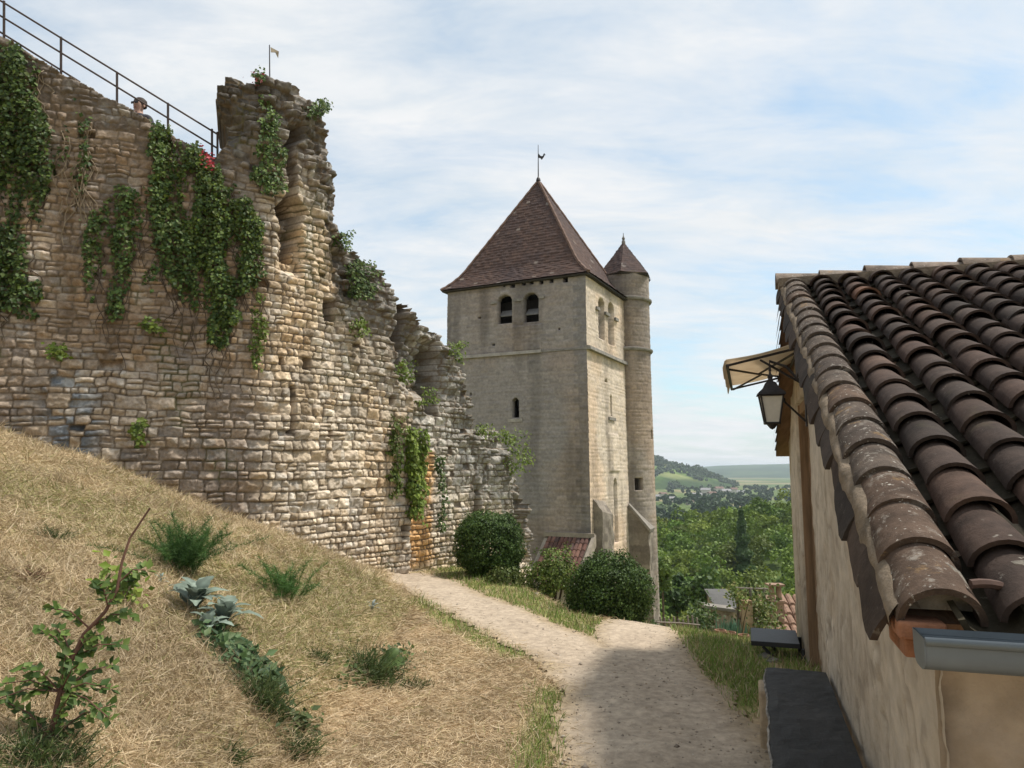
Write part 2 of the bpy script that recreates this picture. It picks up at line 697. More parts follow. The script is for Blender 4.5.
def whit(px, py):
    r = ray(px, py)
    s = float(np.interp(r[0] / r[1], _bear, _sg))
    X_, Y_ = wpos(s)
    return s, float(r[2] * Y_ / r[1])


def wpt(s, z, off=0.0):
    x, y = wpos(s)
    nx, ny = wnrm(s)
    return np.stack([x + nx * off, y + ny * off, np.asarray(z, float) + 0 * x], -1)


TOP_PX = [(-160, -52), (-60, 5), (0, 38), (40, 62), (80, 84), (120, 105), (160, 129), (200, 150), (214.5, 157), (215.5, 92), (222, 85), (245, 81), (262, 79),
          (283, 84), (300, 92), (316, 106), (325, 128), (333, 146), (336, 160), (331, 182), (333, 205), (336, 230), (343, 248), (360, 262), (384, 274),
          (393, 296), (402, 309), (414, 318), (430, 334), (447, 343), (454, 360), (466, 373), (472, 396), (478, 424), (490, 433), (504, 429),
          (516, 449), (527, 466), (533, 486), (537, 546), (540, 600)]
_tp = np.array([whit(*p) for p in TOP_PX])
S_STEP = whit(215, 120)[0]
_nl = 9
_L = [tuple(q) for q in _tp[:_nl] if q[0] < S_STEP - .03] + [(S_STEP - .02, _tp[_nl - 1][1])]
_R = sorted([tuple(q) for q in _tp[_nl:] if q[0] > S_STEP + .03])
_R = [(S_STEP - .01, _tp[_nl][1])] + _R
_nl_ = len(_L) - 1
_tp = np.array(_L + _R)
TOP_S, TOP_Z = _tp[:, 0], _tp[:, 1]
TOP_Z = TOP_Z + .12 * (TOP_S > 3.1) * (TOP_S < 5.2)
RES = .0145
sA, sB = -5.2, 7.15
sv = np.arange(sA, sB, RES)
zv = np.arange(-4.2, 6.75, RES)
S, ZW = np.meshgrid(sv, zv, indexing='ij')
SP = S - .0
zw = ZW + .06 * (vn(S * .55, ZW * .3, 5) - .5) + .03 * (vn(S * 1.7, ZW * 1.2, 6) - .5) + .016 * (vn(S * 5, ZW * 4, 7) - .5)
rub = np.maximum(ss(-.2, -1.0, S) * ss(-.2, 1.2, ZW), 0)
zw = zw + rub * (.05 * (vn(S * 2.2, ZW * 1.5, 51) - .5) + .03 * (vn(S * 6.5, ZW * 4, 52) - .5))
rs = np.random.default_rng(5)
ed = [-5.0]
while ed[-1] < 7.2:
    zc_ = ed[-1]
    big = 1.0 + (.35 if zc_ < 1.0 and zc_ > -.8 else 0)
    ed.append(zc_ + rs.uniform(.075, .15) * big)
ed = np.array(ed)
ci = np.clip(np.searchsorted(ed, zw) - 1, 0, len(ed) - 2)
zl, zu = ed[ci], ed[ci + 1]
sj = S + .035 * (vn(S * 3, ZW * 9, 8) - .5) + .02 * (vn(S * 9, ZW * 22, 9) - .5)
sl_ = np.zeros_like(S)
su_ = np.zeros_like(S)
sid = np.zeros(S.shape, np.int64)
base_id = 0
for c_ in range(len(ed) - 1):
    m = ci == c_
    h = ed[c_ + 1] - ed[c_]
    e = [sA - 1 - rs.random()]
    while e[-1] < sB + 1:
        wd = h * rs.uniform(.7, 1.95)
        if e[-1] < -.2:
            wd *= 1.15
        e.append(e[-1] + wd)
    e = np.array(e)
    if not m.any():
        continue
    k = np.clip(np.searchsorted(e, sj[m]) - 1, 0, len(e) - 2)
    sl_[m] = e[k]
    su_[m] = e[k + 1]
    sid[m] = base_id + k
    base_id += len(e)
# split some stones in two flat ones
rh = rs.random(base_id + 1)
hh = zu - zl
SPLP = np.where(rub > .4, .36, .15)
spl = (rh[sid] < SPLP) & (hh > .125)
zm = zl + hh * (.4 + .25 * rh[sid] / SPLP)
lowr = spl & (zw < zm)
upr = spl & (zw >= zm)
zu = np.where(lowr, zm, zu)
zl = np.where(upr, zm, zl)
sid = np.where(upr, sid + base_id, sid)
NID = base_id * 2 + 2
cs, cz = (sl_ + su_) / 2, (zl + zu) / 2
ds = np.minimum(sj - sl_, su_ - sj)
dz = np.minimum(zw - zl, zu - zw)
rr = .02
d = np.where((ds < rr) & (dz < rr), rr - np.hypot(rr - ds, rr - dz), np.minimum(ds, dz))
r1, r2, r3, r4, r5, r6 = (rs.random(NID) for _ in range(6))
jw = .001 + .006 * r1[sid]
prof = 1 - np.exp(-np.maximum(d - jw, 0) / .0075)
fine = fbm(S * 9, ZW * 9, 4, 15) - .5
H = prof * (.024 + .03 * r2[sid] ** 2) + prof * ((sj - cs) * (r3[sid] - .5) * .16 + (zw - cz) * (r4[sid] - .5) * .22)
fa, fb = (r5[sid] - .5), (r6[sid] - .5)
u_, v_ = (sj - cs), (zw - cz)
fac = np.minimum(np.minimum(fa * .7 * u_ + fb * .9 * v_, -fb * .8 * u_ + fa * .8 * v_ + .006), .012 + .3 * (r1[sid] - .5) * u_ - .4 * (r2[sid] - .5) * v_)
H = H + 1.1 * fac * prof
rid = 1 - np.abs(2 * fbm(S * 13, ZW * 15, 3, 16) - 1)
H = H + fine * .06 * prof + .03 * (rid - .7) * prof + .016 * (fbm(S * 30, ZW * 30, 2, 14) - .5)
H = H - (r5[sid] < .012) * .12 * ss(.0, .02, d)
H = H + .16 * (fbm(S * .5, ZW * .5, 3, 18) - .5)
# rougher, tumbled masonry on the broken upper parts
topz = np.interp(S, TOP_S, TOP_Z)
ctop = np.interp(np.where(S >= S_STEP, np.maximum(cs, S_STEP + .02), cs), TOP_S, TOP_Z)
ruin = ss(2.3, .3, topz - ZW + .8 * (fbm(S * 1.3, ZW * 1.3, 3, 17) - .5)) * ss(-1.3, -.9, S)
ruin = np.maximum(ruin, ss(.75, 1.0, S) * 0)
H = H + ruin * ((r3[sid] - .5) * np.where(S > 2.9, .09, .2) * prof + .34 * (fbm(S * 2.6, ZW * 3.4, 4, 19) - .5))


def blob(pa, pb, soft=.08, wob=.12, seed=3):
    """soft mask of the wall area between two pixels (left-top, right-bottom)"""
    s0, z1 = whit(*pa)
    s1, z0 = whit(*pb)
    s_ = S + wob * (fbm(S * 3, ZW * 3, 2, seed) - .5) * 2
    z_ = ZW + wob * (fbm(S * 3 + 9, ZW * 3, 2, seed + 1) - .5) * 2
    return ss(s0 - soft, s0 + soft, s_) * ss(s1 + soft, s1 - soft, s_) * ss(z0 - soft, z0 + soft, z_) * ss(z1 + soft, z1 - soft, z_)


dark = np.zeros_like(S)
for pa, pb, dep, soft, wob in [((288, 122), (297, 262), .48, .03, .22), ((291, 160), (303, 215), .3, .03, .25), ((278, 235), (300, 275), .15, .08, .15),
                               ((394, 304), (403, 372), .45, .04, .08), ((414, 345), (424, 372), .35, .05, .1), ((433, 346), (444, 414), .4, .05, .1),
                               ((401, 330), (446, 395), .22, .1, .2), ((214, 112), (236, 150), .22, .1, .25), ((519, 440), (532, 560), .25, .1, .1),
                               ((290.6, 386), (293.2, 433), .4, .012, .004), ((325, 297), (334, 322), .35, .03, .04), ((327, 431), (331, 438), .3, .02, .01),
                               ((305, 358), (311, 370), .2, .03, .03), ((389, 396), (394, 404), .25, .02, .02), ((482, 500), (490, 525), .5, .02, .02),
                               ((484, 491), (488, 502), .5, .02, .01), ((281, 357), (284, 364), .2, .02, .02), ((403, 528), (408, 540), .25, .03, .05)]:
    b = blob(pa, pb, soft, wob)
    H = H - dep * b
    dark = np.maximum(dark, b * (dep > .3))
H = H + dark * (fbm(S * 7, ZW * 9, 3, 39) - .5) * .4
# the lower wall beyond the ruined tower stands back a little
H = H - .22 * ss(3.05, 3.2, S + .1 * (fbm(S * 2, ZW * 2, 2, 33) - .5))

pal = np.array([(.50, .41, .305), (.455, .375, .285), (.53, .445, .34), (.40, .335, .26), (.47, .375, .265), (.38, .33, .275), (.56, .485, .39), (.45, .35, .24)])
sc_ = pal[(r6 * len(pal)).astype(int) % len(pal)][sid] * (.78 + .44 * r4[sid])[..., None]
big = fbm(S * .45, ZW * .45, 3, 25)
sc_ = mixc(sc_, sc_ * np.array([1.03, .94, .82]), ss(.5, .7, big))
# greyer, darker weathering on the terrace wall and on the broken tops
left = ss(.1, -.4, S)
sc_ = mixc(sc_, sc_ * np.array([.64, .61, .61]), left * ss(.25, .65, fbm(S * .8 + 5, ZW * .5, 3, 26) + .12 * ss(0, 3, ZW)))
sc_ = mixc(sc_, sc_ * np.array([.90, .90, .93]), left)
grey = np.clip(ruin * 1.1 + ss(.9, .1, topz - ZW) * .6, 0, 1)
lum = sc_.mean(-1, keepdims=True)
sc_ = mixc(sc_, lum * np.array([.44, .41, .385]) * (.7 + .6 * fbm(S * 4, ZW * 4, 3, 36))[..., None], grey * .92)
lowc = ss(3.0, 3.5, S) * ss(-1.2, .2, ZW + .3 * fine)
sc_ = mixc(sc_, lum * np.array([.84, .80, .74]), lowc * .7)
bl = blob((36, 362), (95, 470), .2, .3)
sc_ = mixc(sc_, lum * np.array([.52, .58, .66]), bl * (r3[sid] < .5))
og = blob((417, 450), (441, 565), .1, .08)
sc_ = mixc(sc_, np.array([.60, .33, .11]) * (.8 + .5 * r4[sid])[..., None], og * .85)
og = blob((283, 225), (303, 272), .1, .2)
sc_ = mixc(sc_, np.array([.42, .26, .11]) * (.8 + .5 * r4[sid])[..., None], og * .6)
streak = ss(.60, .74, fbm(S * 3.2, ZW * .35, 3, 27)) * .55
sc_ = mixc(sc_, sc_ * np.array([.5, .47, .42]), streak)
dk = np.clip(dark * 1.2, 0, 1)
sc_ = mixc(sc_, lum * np.array([.55, .48, .40]), dk * .75)  # shade inside the deep gashes and holes painted into the stone
lich = ss(.62, .72, fbm(S * 5, ZW * 5, 3, 28))
sc_ = mixc(sc_, lum * 1.35 * np.array([1, .98, .93]), lich * .4)
joint = np.array([.17, .13, .09]) * (.7 + .6 * fbm(S * 4, ZW * 4, 2, 29))[..., None]
sc_ = sc_ * (1 + .14 * ss(-.1, .3, S) * (1 - grey))[..., None] * np.array([1.03, 1.0, .95])  # sunward stretch lightened: part of its sunlight is put into the stone colour
sc_ = sc_ * .9 + sc_.mean(-1, keepdims=True) * .13
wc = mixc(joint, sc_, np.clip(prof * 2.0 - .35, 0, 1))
moss = ss(.64, .78, fbm(S * 1.6, ZW * 1.2, 3, 30)) * (1 - prof) * .6
wc = mixc(wc, (.09, .10, .03), moss)

wx, wy = wpos(S)
wnx, wny = wnrm(S)
gz = terrain(wx, wy)
rag = .10 * (fbm(S * 5, ZW * 2, 3, 37) - .5)
keepst = np.where(S < S_STEP, ZW < topz + rag, (cz < ctop + .03 + (r5[sid] - .5) * .12) & (ZW < topz + .10 + rag)) & (ZW > gz - .5) & (cs > sA)
# where the terrace wall goes up behind the fragment keep its own top
VX, VY = wx + wnx * H, wy + wny * H
VZ = ZW
tl_ = TOP_Z[_nl_]
lb = S_STEP + .15 * ss(TOP_Z[_nl_ + 1] - .25, TOP_Z[_nl_ + 1] - .5, ZW) * ss(TOP_Z[_nl_] - .1, TOP_Z[_nl_] + .25, ZW) + .12 * (fbm(ZW * 5, ZW * 0, 3, 44) - .4)
keepst &= ~((S < lb) & (S > S_STEP - .03) & (ZW > TOP_Z[_nl_]))
kc = keepst[:-1, :-1]
ids = np.arange(S.size).reshape(S.shape)
V0 = np.stack([VX, VY, VZ], -1).reshape(-1, 3)
C0 = wc.reshape(-1, 3)
NBX = np.stack([wnx, wny, 0 * wnx], -1).reshape(-1, 3)


def wall_part(name, m, thick, parent, label=None):
    kk = kc & m
    Q = np.stack([ids[:-1, :-1], ids[1:, :-1], ids[1:, 1:], ids[:-1, 1:]], -1)
    q = Q[kk]
    pad = np.pad(kk, 1)
    ed_ = []
    for di, dj, a, b in ((-1, 0, 3, 0), (1, 0, 1, 2), (0, -1, 0, 1), (0, 1, 2, 3)):
        nb = pad[1 + di:pad.shape[0] - 1 + di, 1 + dj:pad.shape[1] - 1 + dj]
        e = Q[kk & ~nb]
        ed_.append(np.stack([e[:, a], e[:, b]], 1))
    E = np.concatenate(ed_)
    used = np.unique(q)
    mp = np.zeros(S.size, np.int64)
    mp[used] = np.arange(len(used))
    bu = np.unique(E)
    Vf = V0[used]
    # two rings back, the first one rough so that the broken top reads as stones
    rz = vn(bu * 7.31, bu * 3.17, 2)
    Vb1 = V0[bu] - NBX[bu] * (thick * .35) + np.array([0, 0, 1.0]) * (fbm(V0[bu][:, 0] * 6, V0[bu][:, 1] * 6, 2, 3)[:, None] - .6) * .12
    Vb2 = V0[bu] - NBX[bu] * thick
    n0, n1 = len(used), len(used) + len(bu)
    m1 = np.zeros(S.size, np.int64)
    m1[bu] = np.arange(len(bu))
    f1 = np.stack([mp[E[:, 1]], mp[E[:, 0]], n0 + m1[E[:, 0]], n0 + m1[E[:, 1]]], 1)
    f2 = np.stack([n0 + m1[E[:, 1]], n0 + m1[E[:, 0]], n1 + m1[E[:, 0]], n1 + m1[E[:, 1]]], 1)
    c = np.concatenate([C0[used], C0[bu] * .8, C0[bu] * .8])
    return npmesh(name, np.concatenate([Vf, Vb1, Vb2]), [mp[q], f1, f2], M_STONE, c, False, parent=parent, **({'label': label} if label else {}))


ramp = empty('stone_rampart', (WC[0], WC[1], -1.2), label='long weathered rubble stone rampart rising left of the path, with ivy and a ruined stump', cat='stone wall')
sm = S[:-1, :-1]
wall_part('terrace_wall', sm < S_STEP, .6, ramp)
wall_part('ruined_stump', (sm >= S_STEP) & (sm < 3.08), 1.3, ramp, 'tall broken wall stump with a dark gash and a jagged top')
wall_part('lower_wall', sm >= 3.08, 1.0, ramp, 'lower ragged wall running down towards the church tower')
# ------------------------------------------------------------ church tower
TN = np.array([2.93, 28.0])
TA = np.array([-.895, .446])      # along the shaded front face, to the left
TB = np.array([.446, .895])       # along the sunlit face, away
TW, TD = 6.42, 5.75
Z0, ZE = -7.6, 7.72


def plane_hit(px, py, P, D):
    r = ray(px, py)
    M = np.array([[r[0], -D[0]], [r[1], -D[1]]])
    t, u = np.linalg.solve(M, P)
    return u, t * r[2]


def courses(S, Zq, hmin, hmax, wmin, wmax, seed, z0, z1, s0, s1):
    rs = np.random.default_rng(seed)
    ed = [z0 - .3]
    while ed[-1] < z1 + .5:
        ed.append(ed[-1] + rs.uniform(hmin, hmax))
    ed = np.array(ed)
    zw = Zq + .03 * (vn(S * .6, Zq * .4, seed) - .5) + .02 * (vn(S * 3, Zq * 3, seed + 1) - .5)
    sj = S + .04 * (vn(S * 4, Zq * 8, seed + 2) - .5)
    ci = np.clip(np.searchsorted(ed, zw) - 1, 0, len(ed) - 2)
    dz = np.minimum(zw - ed[ci], ed[ci + 1] - zw)
    ds = np.zeros_like(S)
    sid = np.zeros(S.shape, np.int64)
    b = 0
    for c in range(len(ed) - 1):
        e = [s0 - rs.random() * wmax - .1]
        while e[-1] < s1 + .5:
            e.append(e[-1] + rs.uniform(wmin, wmax))
        e = np.array(e)
        m = ci == c
        k = np.clip(np.searchsorted(e, sj[m]) - 1, 0, len(e) - 2)
        ds[m] = np.minimum(sj[m] - e[k], e[k + 1] - sj[m])
        sid[m] = b + k
        b += len(e)
    d = np.minimum(ds, dz)
    return d, sid, rs.random((b + 1, 4))


def arch(S, Zq, u, z0, z1, hw, pointed=False):
    """mask of an arched opening centred at u"""
    x = np.abs(S - u)
    zc = z1 - hw * (1.5 if pointed else 1)
    top = np.where(x < hw, zc + np.sqrt(np.maximum(0, hw * hw - x * x)) * (1.5 if pointed else 1), -99)
    return (x < hw) & (Zq > z0) & (Zq < top)


def relief(P, D, nrm, S, Zq, H, keep, col, batter=0.0, thick=.55, curve=None):
    """grid -> (V, faces, colours); openings get real reveals.  batter leans the foot out by this many metres"""
    out = H + batter * np.clip((4.8 - Zq) / 12.0, 0, 1.2)
    if curve is None:
        bo = batter * np.clip((4.8 - Zq) / 12.0, 0, 1.2)
        L_ = S.max()
        Sd = S * (1 + bo / L_) - bo
        x = P[0] + D[0] * Sd + nrm[0] * out
        y = P[1] + D[1] * Sd + nrm[1] * out
        nb = np.broadcast_to(np.array([nrm[0], nrm[1], 0.0]), (S.size, 3))
    else:
        cx, cy, r = curve
        x = cx + (r + out) * np.cos(S / r)
        y = cy + (r + out) * np.sin(S / r)
        nb = np.stack([np.cos(S / r), np.sin(S / r), 0 * S], -1).reshape(-1, 3)
    V = np.stack([x, y, Zq], -1).reshape(-1, 3)
    ids = np.arange(S.size).reshape(S.shape)
    Q = np.stack([ids[:-1, :-1], ids[1:, :-1], ids[1:, 1:], ids[:-1, 1:]], -1)
    kk = keep[:-1, :-1]
    q = Q[kk]
    inner = np.pad(kk, 1, constant_values=True)
    E = []
    for di, dj, a, b in ((-1, 0, 3, 0), (1, 0, 1, 2), (0, -1, 0, 1), (0, 1, 2, 3)):
        nbk = inner[1 + di:inner.shape[0] - 1 + di, 1 + dj:inner.shape[1] - 1 + dj]
        e = Q[kk & ~nbk]
        E.append(np.stack([e[:, a], e[:, b]], 1))
    E = np.concatenate(E)
    C = col.reshape(-1, 3)
    if len(E):
        bu = np.unique(E)
        m1 = np.zeros(S.size, np.int64)
        m1[bu] = np.arange(len(bu)) + len(V)
        f = np.stack([E[:, 1], E[:, 0], m1[E[:, 0]], m1[E[:, 1]]], 1)
        V = np.concatenate([V, V[bu] - nb[bu] * thick])
        C = np.concatenate([C, C[bu] * .8])
        q = np.concatenate([q, f])
    return V, q, C


def join(parts):
    V, F, C, b = [], [], [], 0
    for v, f, c in parts:
        V.append(v)
        F.append(f + b)
        C.append(c)
        b += len(v)
    return np.concatenate(V), [np.concatenate(F)], np.concatenate(C)


M_TOWER = vcol_mat('tower_stone', .95, .1, var=.22, scale=9, bumps=.5, bscale=26)
tower = empty('church_tower', (TN[0], TN[1], -5.8), label='tall square stone church tower with a steep brown tiled roof and round stair turret', cat='church tower')
TRES = .045
pal_t = np.array([(.335, .295, .258), (.305, .27, .24), (.36, .32, .28), (.28, .25, .225), (.33, .285, .24)])


def tower_cols(S, Zq, sid, rv, d, warm=False):
    c = pal_t[(rv[:, 0] * 5).astype(int) % 5][sid] * (.88 + .24 * rv[:, 1])[sid][..., None]
    mort = np.array([.32, .285, .25])
    c = mixc(mort * (.9 + .2 * fbm(S * 2, Zq * 2, 2, 4))[..., None], c, ss(.0, .03, d) * .8)
    st = fbm(S * 1.3, Zq * .16, 4, 61)
    c = c * (1 - .36 * ss(.45, .7, st))[..., None]
    c = mixc(c, c * np.array([1.05, .96, .88]), ss(.45, .7, fbm(S * .35, Zq * .35, 3, 63)))
    return c


# front (shaded) face
sv2 = np.arange(-.02, TW + .03, TRES)
zv2 = np.arange(Z0, ZE + .02, TRES)
S2, Z2 = np.meshgrid(sv2, zv2, indexing='ij')
d2, id2, rv2 = courses(S2, Z2, .11, .2, .18, .5, 71, Z0, ZE, 0, TW)
pr = ss(0, .03, d2)
H2 = .018 * pr * (.5 + rv2[:, 2])[id2] + .05 * (fbm(S2 * .9, Z2 * .9, 3, 72) - .5)
C2 = tower_cols(S2, Z2, id2, rv2, d2)
keep2 = np.ones(S2.shape, bool)
FH = lambda px, py: plane_hit(px, py, TN, TA)
op_front = []
for (xa, ya, xb, yb, ptd) in ((498.0, 296, 513.0, 323, 0), (524.0, 294, 539.2, 321.5, 0), (512.3, 398.5, 519.8, 418.5, 1)):
    ua, zb = FH(xb, yb)
    ub, zt = FH(xa, ya)
    u, hw = (ua + ub) / 2, abs(ub - ua) / 2
    op_front.append((u, hw, zb, zt))
    a = arch(S2, Z2, u, zb, zt, hw, ptd)
    keep2 &= ~a
    ring = arch(S2, Z2, u, zb - .0, zt + .16, hw + .15, ptd) & ~a
    H2 = H2 + ring * .02
for px, py, sz in ((486, 283.5, .05), (504.5, 283, .07), (513, 283.5, .1), (524, 281.5, .07), (532, 281, .07), (542, 280, .07), (552, 279.5, .07), (566, 277.8, .08),
                   (480, 318, .04), (560, 330, .04), (494, 345, .04), (472, 395, .04)):
    u, z = FH(px, py)
    z -= .1 if py < 285 else 0
    sz *= 1.25
    keep2 &= ~((np.abs(S2 - u) < sz) & (np.abs(Z2 - z) < sz))
# raised panel under the belfry openings
u1, _ = FH(541.5, 330)
u2, _ = FH(513, 330)
H2 = H2 + .06 * ((S2 > u1 - .02) & (S2 < u2) & (Z2 < op_front[1][2] - .1) & (Z2 > 4.85))
low = ss(.5, 1.5, 4.6 - Z2) * ss(.4, .62, fbm(S2 * .5, Z2 * .25, 3, 74))
C2 = mixc(C2, np.array([.30, .268, .24]), low * .45)
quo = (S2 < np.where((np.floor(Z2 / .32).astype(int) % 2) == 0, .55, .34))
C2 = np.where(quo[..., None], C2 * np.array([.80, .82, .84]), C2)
H2 = H2 + .015 * quo

# sunlit face
S3, Z3 = np.meshgrid(np.arange(-.02, TD + .05, TRES), zv2, indexing='ij')
d3, id3, rv3 = courses(S3, Z3, .12, .22, .2, .55, 81, Z0, ZE, 0, TD)
H3 = .015 * ss(0, .03, d3) * (.5 + rv3[:, 2])[id3] + .04 * (fbm(S3 * .9, Z3 * .9, 3, 82) - .5)
C3 = tower_cols(S3, Z3, id3, rv3, d3) * np.array([1.62, 1.54, 1.42])  # same stone lifted and warmed, so its sunlight is partly painted in
keep3 = np.ones(S3.shape, bool)
RH = lambda px, py: plane_hit(px, py, TN, TB)
op_right = []
for (xa, ya, xb, yb, ptd, cut) in ((597.8, 296.5, 604.5, 341, 0, .34), (607.8, 301, 614.4, 346, 0, .34), (611.0, 479, 615.6, 542, 1, .3), (609, 395, 611.2, 417, 1, 1), (603.5, 379, 607, 383, 0, 1)):
    ua, zt = RH(xa, ya)
    ub, zb = RH(xb, yb)
    u, hw = (ua + ub) / 2, abs(ub - ua) / 2
    op_right.append((u, hw, zb, zt))
    a = arch(S3, Z3, u, zb, zt, hw, ptd)
    if cut == 1:
        keep3 &= ~a
    else:
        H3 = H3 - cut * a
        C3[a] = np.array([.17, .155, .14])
ua, zt = RH(607, 434)
ub, zb = RH(617, 471)
pan = (S3 > ua) & (S3 < ub) & (Z3 > zb) & (Z3 < zt)
H3 = H3 + .05 * pan
C3[pan] *= 1.06

# turret
TC = TN + TB * 5.98 - TA * -.28
TR = 1.14
S4, Z4 = np.meshgrid(np.arange(-2.6 * TR, 2.2 * TR, TRES), np.arange(Z0, 9.15, TRES), indexing='ij')
d4, id4, rv4 = courses(S4, Z4, .13, .22, .2, .5, 91, Z0, 9.1, -3.2, 3)
H4 = .015 * ss(0, .03, d4) * (.5 + rv4[:, 2])[id4] + .02 * (fbm(S4, Z4, 3, 92) - .5)
C4 = tower_cols(S4, Z4, id4, rv4, d4) * np.array([.95, .92, .90])
C4 = C4 * (1 - .25 * ss(.4, .7, fbm(S4 * 1.1, Z4 * .25, 3, 93)))[..., None]
keep4 = np.ones(S4.shape, bool)


def turret_sz(px, py):
    r = ray(px, py)
    dxy = r[:2]
    a = dxy @ dxy
    b = -2 * dxy @ TC
    c = TC @ TC - TR * TR
    t = (-b - math.sqrt(max(0, b * b - 4 * a * c))) / (2 * a)
    p = dxy * t - TC
    return math.atan2(p[1], p[0]) * TR, t * r[2]


for (xa, ya, xb, yb) in ((633, 478.5, 641.5, 491), (649.5, 431, 651.5, 440)):
    s0, z1 = turret_sz(xa, ya)
    s1, z0 = turret_sz(xb, yb)
    keep4 &= ~((S4 > min(s0, s1)) & (S4 < max(s0, s1)) & (Z4 > z0) & (Z4 < z1))
nF = -TB
nR = -TA
w_ = [relief(TN, TA, nF, S2, Z2, H2, keep2, C2 * np.array([.81, .82, .87]), .22, .3), relief(TN, TB, nR, S3, Z3, H3, keep3, C3, .22)]  # front toned down and cooled: shade painted into the same stone
# hidden faces: plain
PB, PL = TN + TB * TD, TN + TA * TW
Sb, Zb = np.meshgrid(np.linspace(0, TW, 12), np.linspace(Z0, ZE, 20), indexing='ij')
w_.append(relief(PB, TA, TB, Sb, Zb, 0 * Sb, np.ones(Sb.shape, bool), np.full(Sb.shape + (3,), .34)))
Sb, Zb = np.meshgrid(np.linspace(0, TD, 12), np.linspace(Z0, ZE, 20), indexing='ij')
w_.append(relief(PL, TB, TA, Sb, Zb, 0 * Sb, np.ones(Sb.shape, bool), np.full(Sb.shape + (3,), .34)))
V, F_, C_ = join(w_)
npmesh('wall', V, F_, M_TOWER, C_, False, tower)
V, F_, C_ = join([relief(None, None, None, S4, Z4, H4, keep4, C4, .16, .35, (TC[0], TC[1], TR))])
turret = npmesh('stair_turret', V, F_, M_TOWER, C_, False, tower)
# dark core box standing in for the shade behind the openings; slate louvres
M_TIMB_CORE = simple('dark_timber_and_core', (.035, .03, .026), .9, bumps=.4, scale=6)
M_LOUV = simple('slate_louvre', (.16, .155, .15), .8, bumps=.3, scale=7)


def t3(u, v, z):
    p = TN + TA * u + TB * v
    return np.array([p[0], p[1], z])


A3, B3, Z_3 = np.array([*TA, 0]), np.array([*TB, 0]), np.array([0, 0, 1.0])
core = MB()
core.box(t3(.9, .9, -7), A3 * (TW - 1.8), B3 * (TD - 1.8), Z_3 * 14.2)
core.build('shade_core', M_TIMB_CORE, tower)
for i, (u, hw, zb, zt) in enumerate(op_front[:2]):
    m = MB()
    # a sloping louvre board and a dark lower board inside the arch
    m.hexa([t3(u - hw, .12, zb + .34), t3(u + hw, .16, zb + .34), t3(u + hw, .46, zb + .62), t3(u - hw, .46, zb + .62),
            t3(u - hw, .13, zb + .38), t3(u + hw, .13, zb + .38), t3(u + hw, .43, zb + .66), t3(u - hw, .43, zb + .66)])
    m.build('louvre', M_LOUV, tower)
M_TRIM = simple('weathered_trim', (.30, .275, .245), .95, scale=3, bumps=.6, var=.3)
M_TRIMD = simple('dark_trim', (.20, .185, .165), .95, scale=3, bumps=.6, var=.3)


def band(name, mat, pts, h, out):
    m = MB()
    for (pa, na), (pb, nb) in zip(pts[:-1], pts[1:]):
        a, b = np.array(pa), np.array(pb)
        oa, ob = np.array([*na, 0]) * out, np.array([*nb, 0]) * out
        ia, ib = np.array([*na, 0]) * -.08, np.array([*nb, 0]) * -.08
        z = np.array([0, 0, h])
        m.hexa([a + ia, a + oa, b + ob, b + ib, a + ia + z * 1.25, a + oa * .85 + z, b + ob * .85 + z, b + ib + z * 1.25])
    return m.build(name, mat, tower)


us, _ = FH(542, 352)
band('string_course', M_TRIM, [(t3(us, 0, 4.72), nF), (t3(TW + .05, 0, 4.72), nF)], .13, .13)
band('string_course', M_TRIMD, [(t3(0, 0, 4.74), nF), (t3(us - .01, 0, 4.74), nF)], .08, .045)
band('string_course', M_TRIMD, [(t3(-.05, -.05, 4.72), nR), (t3(0, TD - .55, 4.72), nR)], .14, .16)


def ring(name, z, h, out, mat):
    m = MB()
    m.lathe((TC[0], TC[1], z), [(TR - .05, 0), (TR + out * .7, 0), (TR + out, h * .4), (TR + out, h * .8), (TR - .05, h * 1.2)], 40, a0=-2.6, a1=2.2)
    return m.build(name, mat, turret, smooth=False)


ring('string_course', 7.78, .16, .13, M_TRIMD)
ring('string_course', 5.42, .15, .13, M_TRIMD)
for u, z, hw in ((op_front[0][0], op_front[0][3] - .5, 0), (op_front[1][0], op_front[1][3] - .5, 0)):
    pass
m = MB()
um = (op_front[0][0] + op_front[1][0]) / 2
zi = op_front[0][3] - .34
for ua, ub in ((op_front[1][0] + op_front[1][1] + .02, op_front[0][0] - op_front[0][1] - .02), (op_front[0][0] + op_front[0][1] + .02, op_front[0][0] + op_front[0][1] + .3),
               (op_front[1][0] - op_front[1][1] - .25, op_front[1][0] - op_front[1][1] - .02)):
    m = MB()
    m.box(t3(ua, -.09, zi), A3 * (ub - ua), B3 * .12, Z_3 * .11)
    m.build('impost', M_TRIMD, tower)
m = MB()
zi = op_right[0][3] - .5
for ua, ub in ((op_right[0][0] - op_right[0][1] - .35, op_right[0][0] - op_right[0][1]), (op_right[0][0] + op_right[0][1], op_right[1][0] - op_right[1][1]), (op_right[1][0] + op_right[1][1], op_right[1][0] + op_right[1][1] + .4)):
    m = MB()
    m.box(t3(-.1, ua, zi - .12), A3 * .14, B3 * (ub - ua), Z_3 * .13)
    m.build('impost', M_TRIMD, tower)
m = MB()
u, hw, zb, zt = op_front[2]
m.box(t3(u - hw - .16, -.1, zb - .14), A3 * (2 * hw + .32), B3 * .2, Z_3 * .13)
m.build('window_sill', M_TRIM, tower)
m = MB()
u, hw, zb, zt = op_right[3]
m.box(t3(-.12, u - hw - .3, zb - .16), A3 * .16, B3 * (2 * hw + .6), Z_3 * .13)
m.build('window_sill', M_TRIMD, tower)

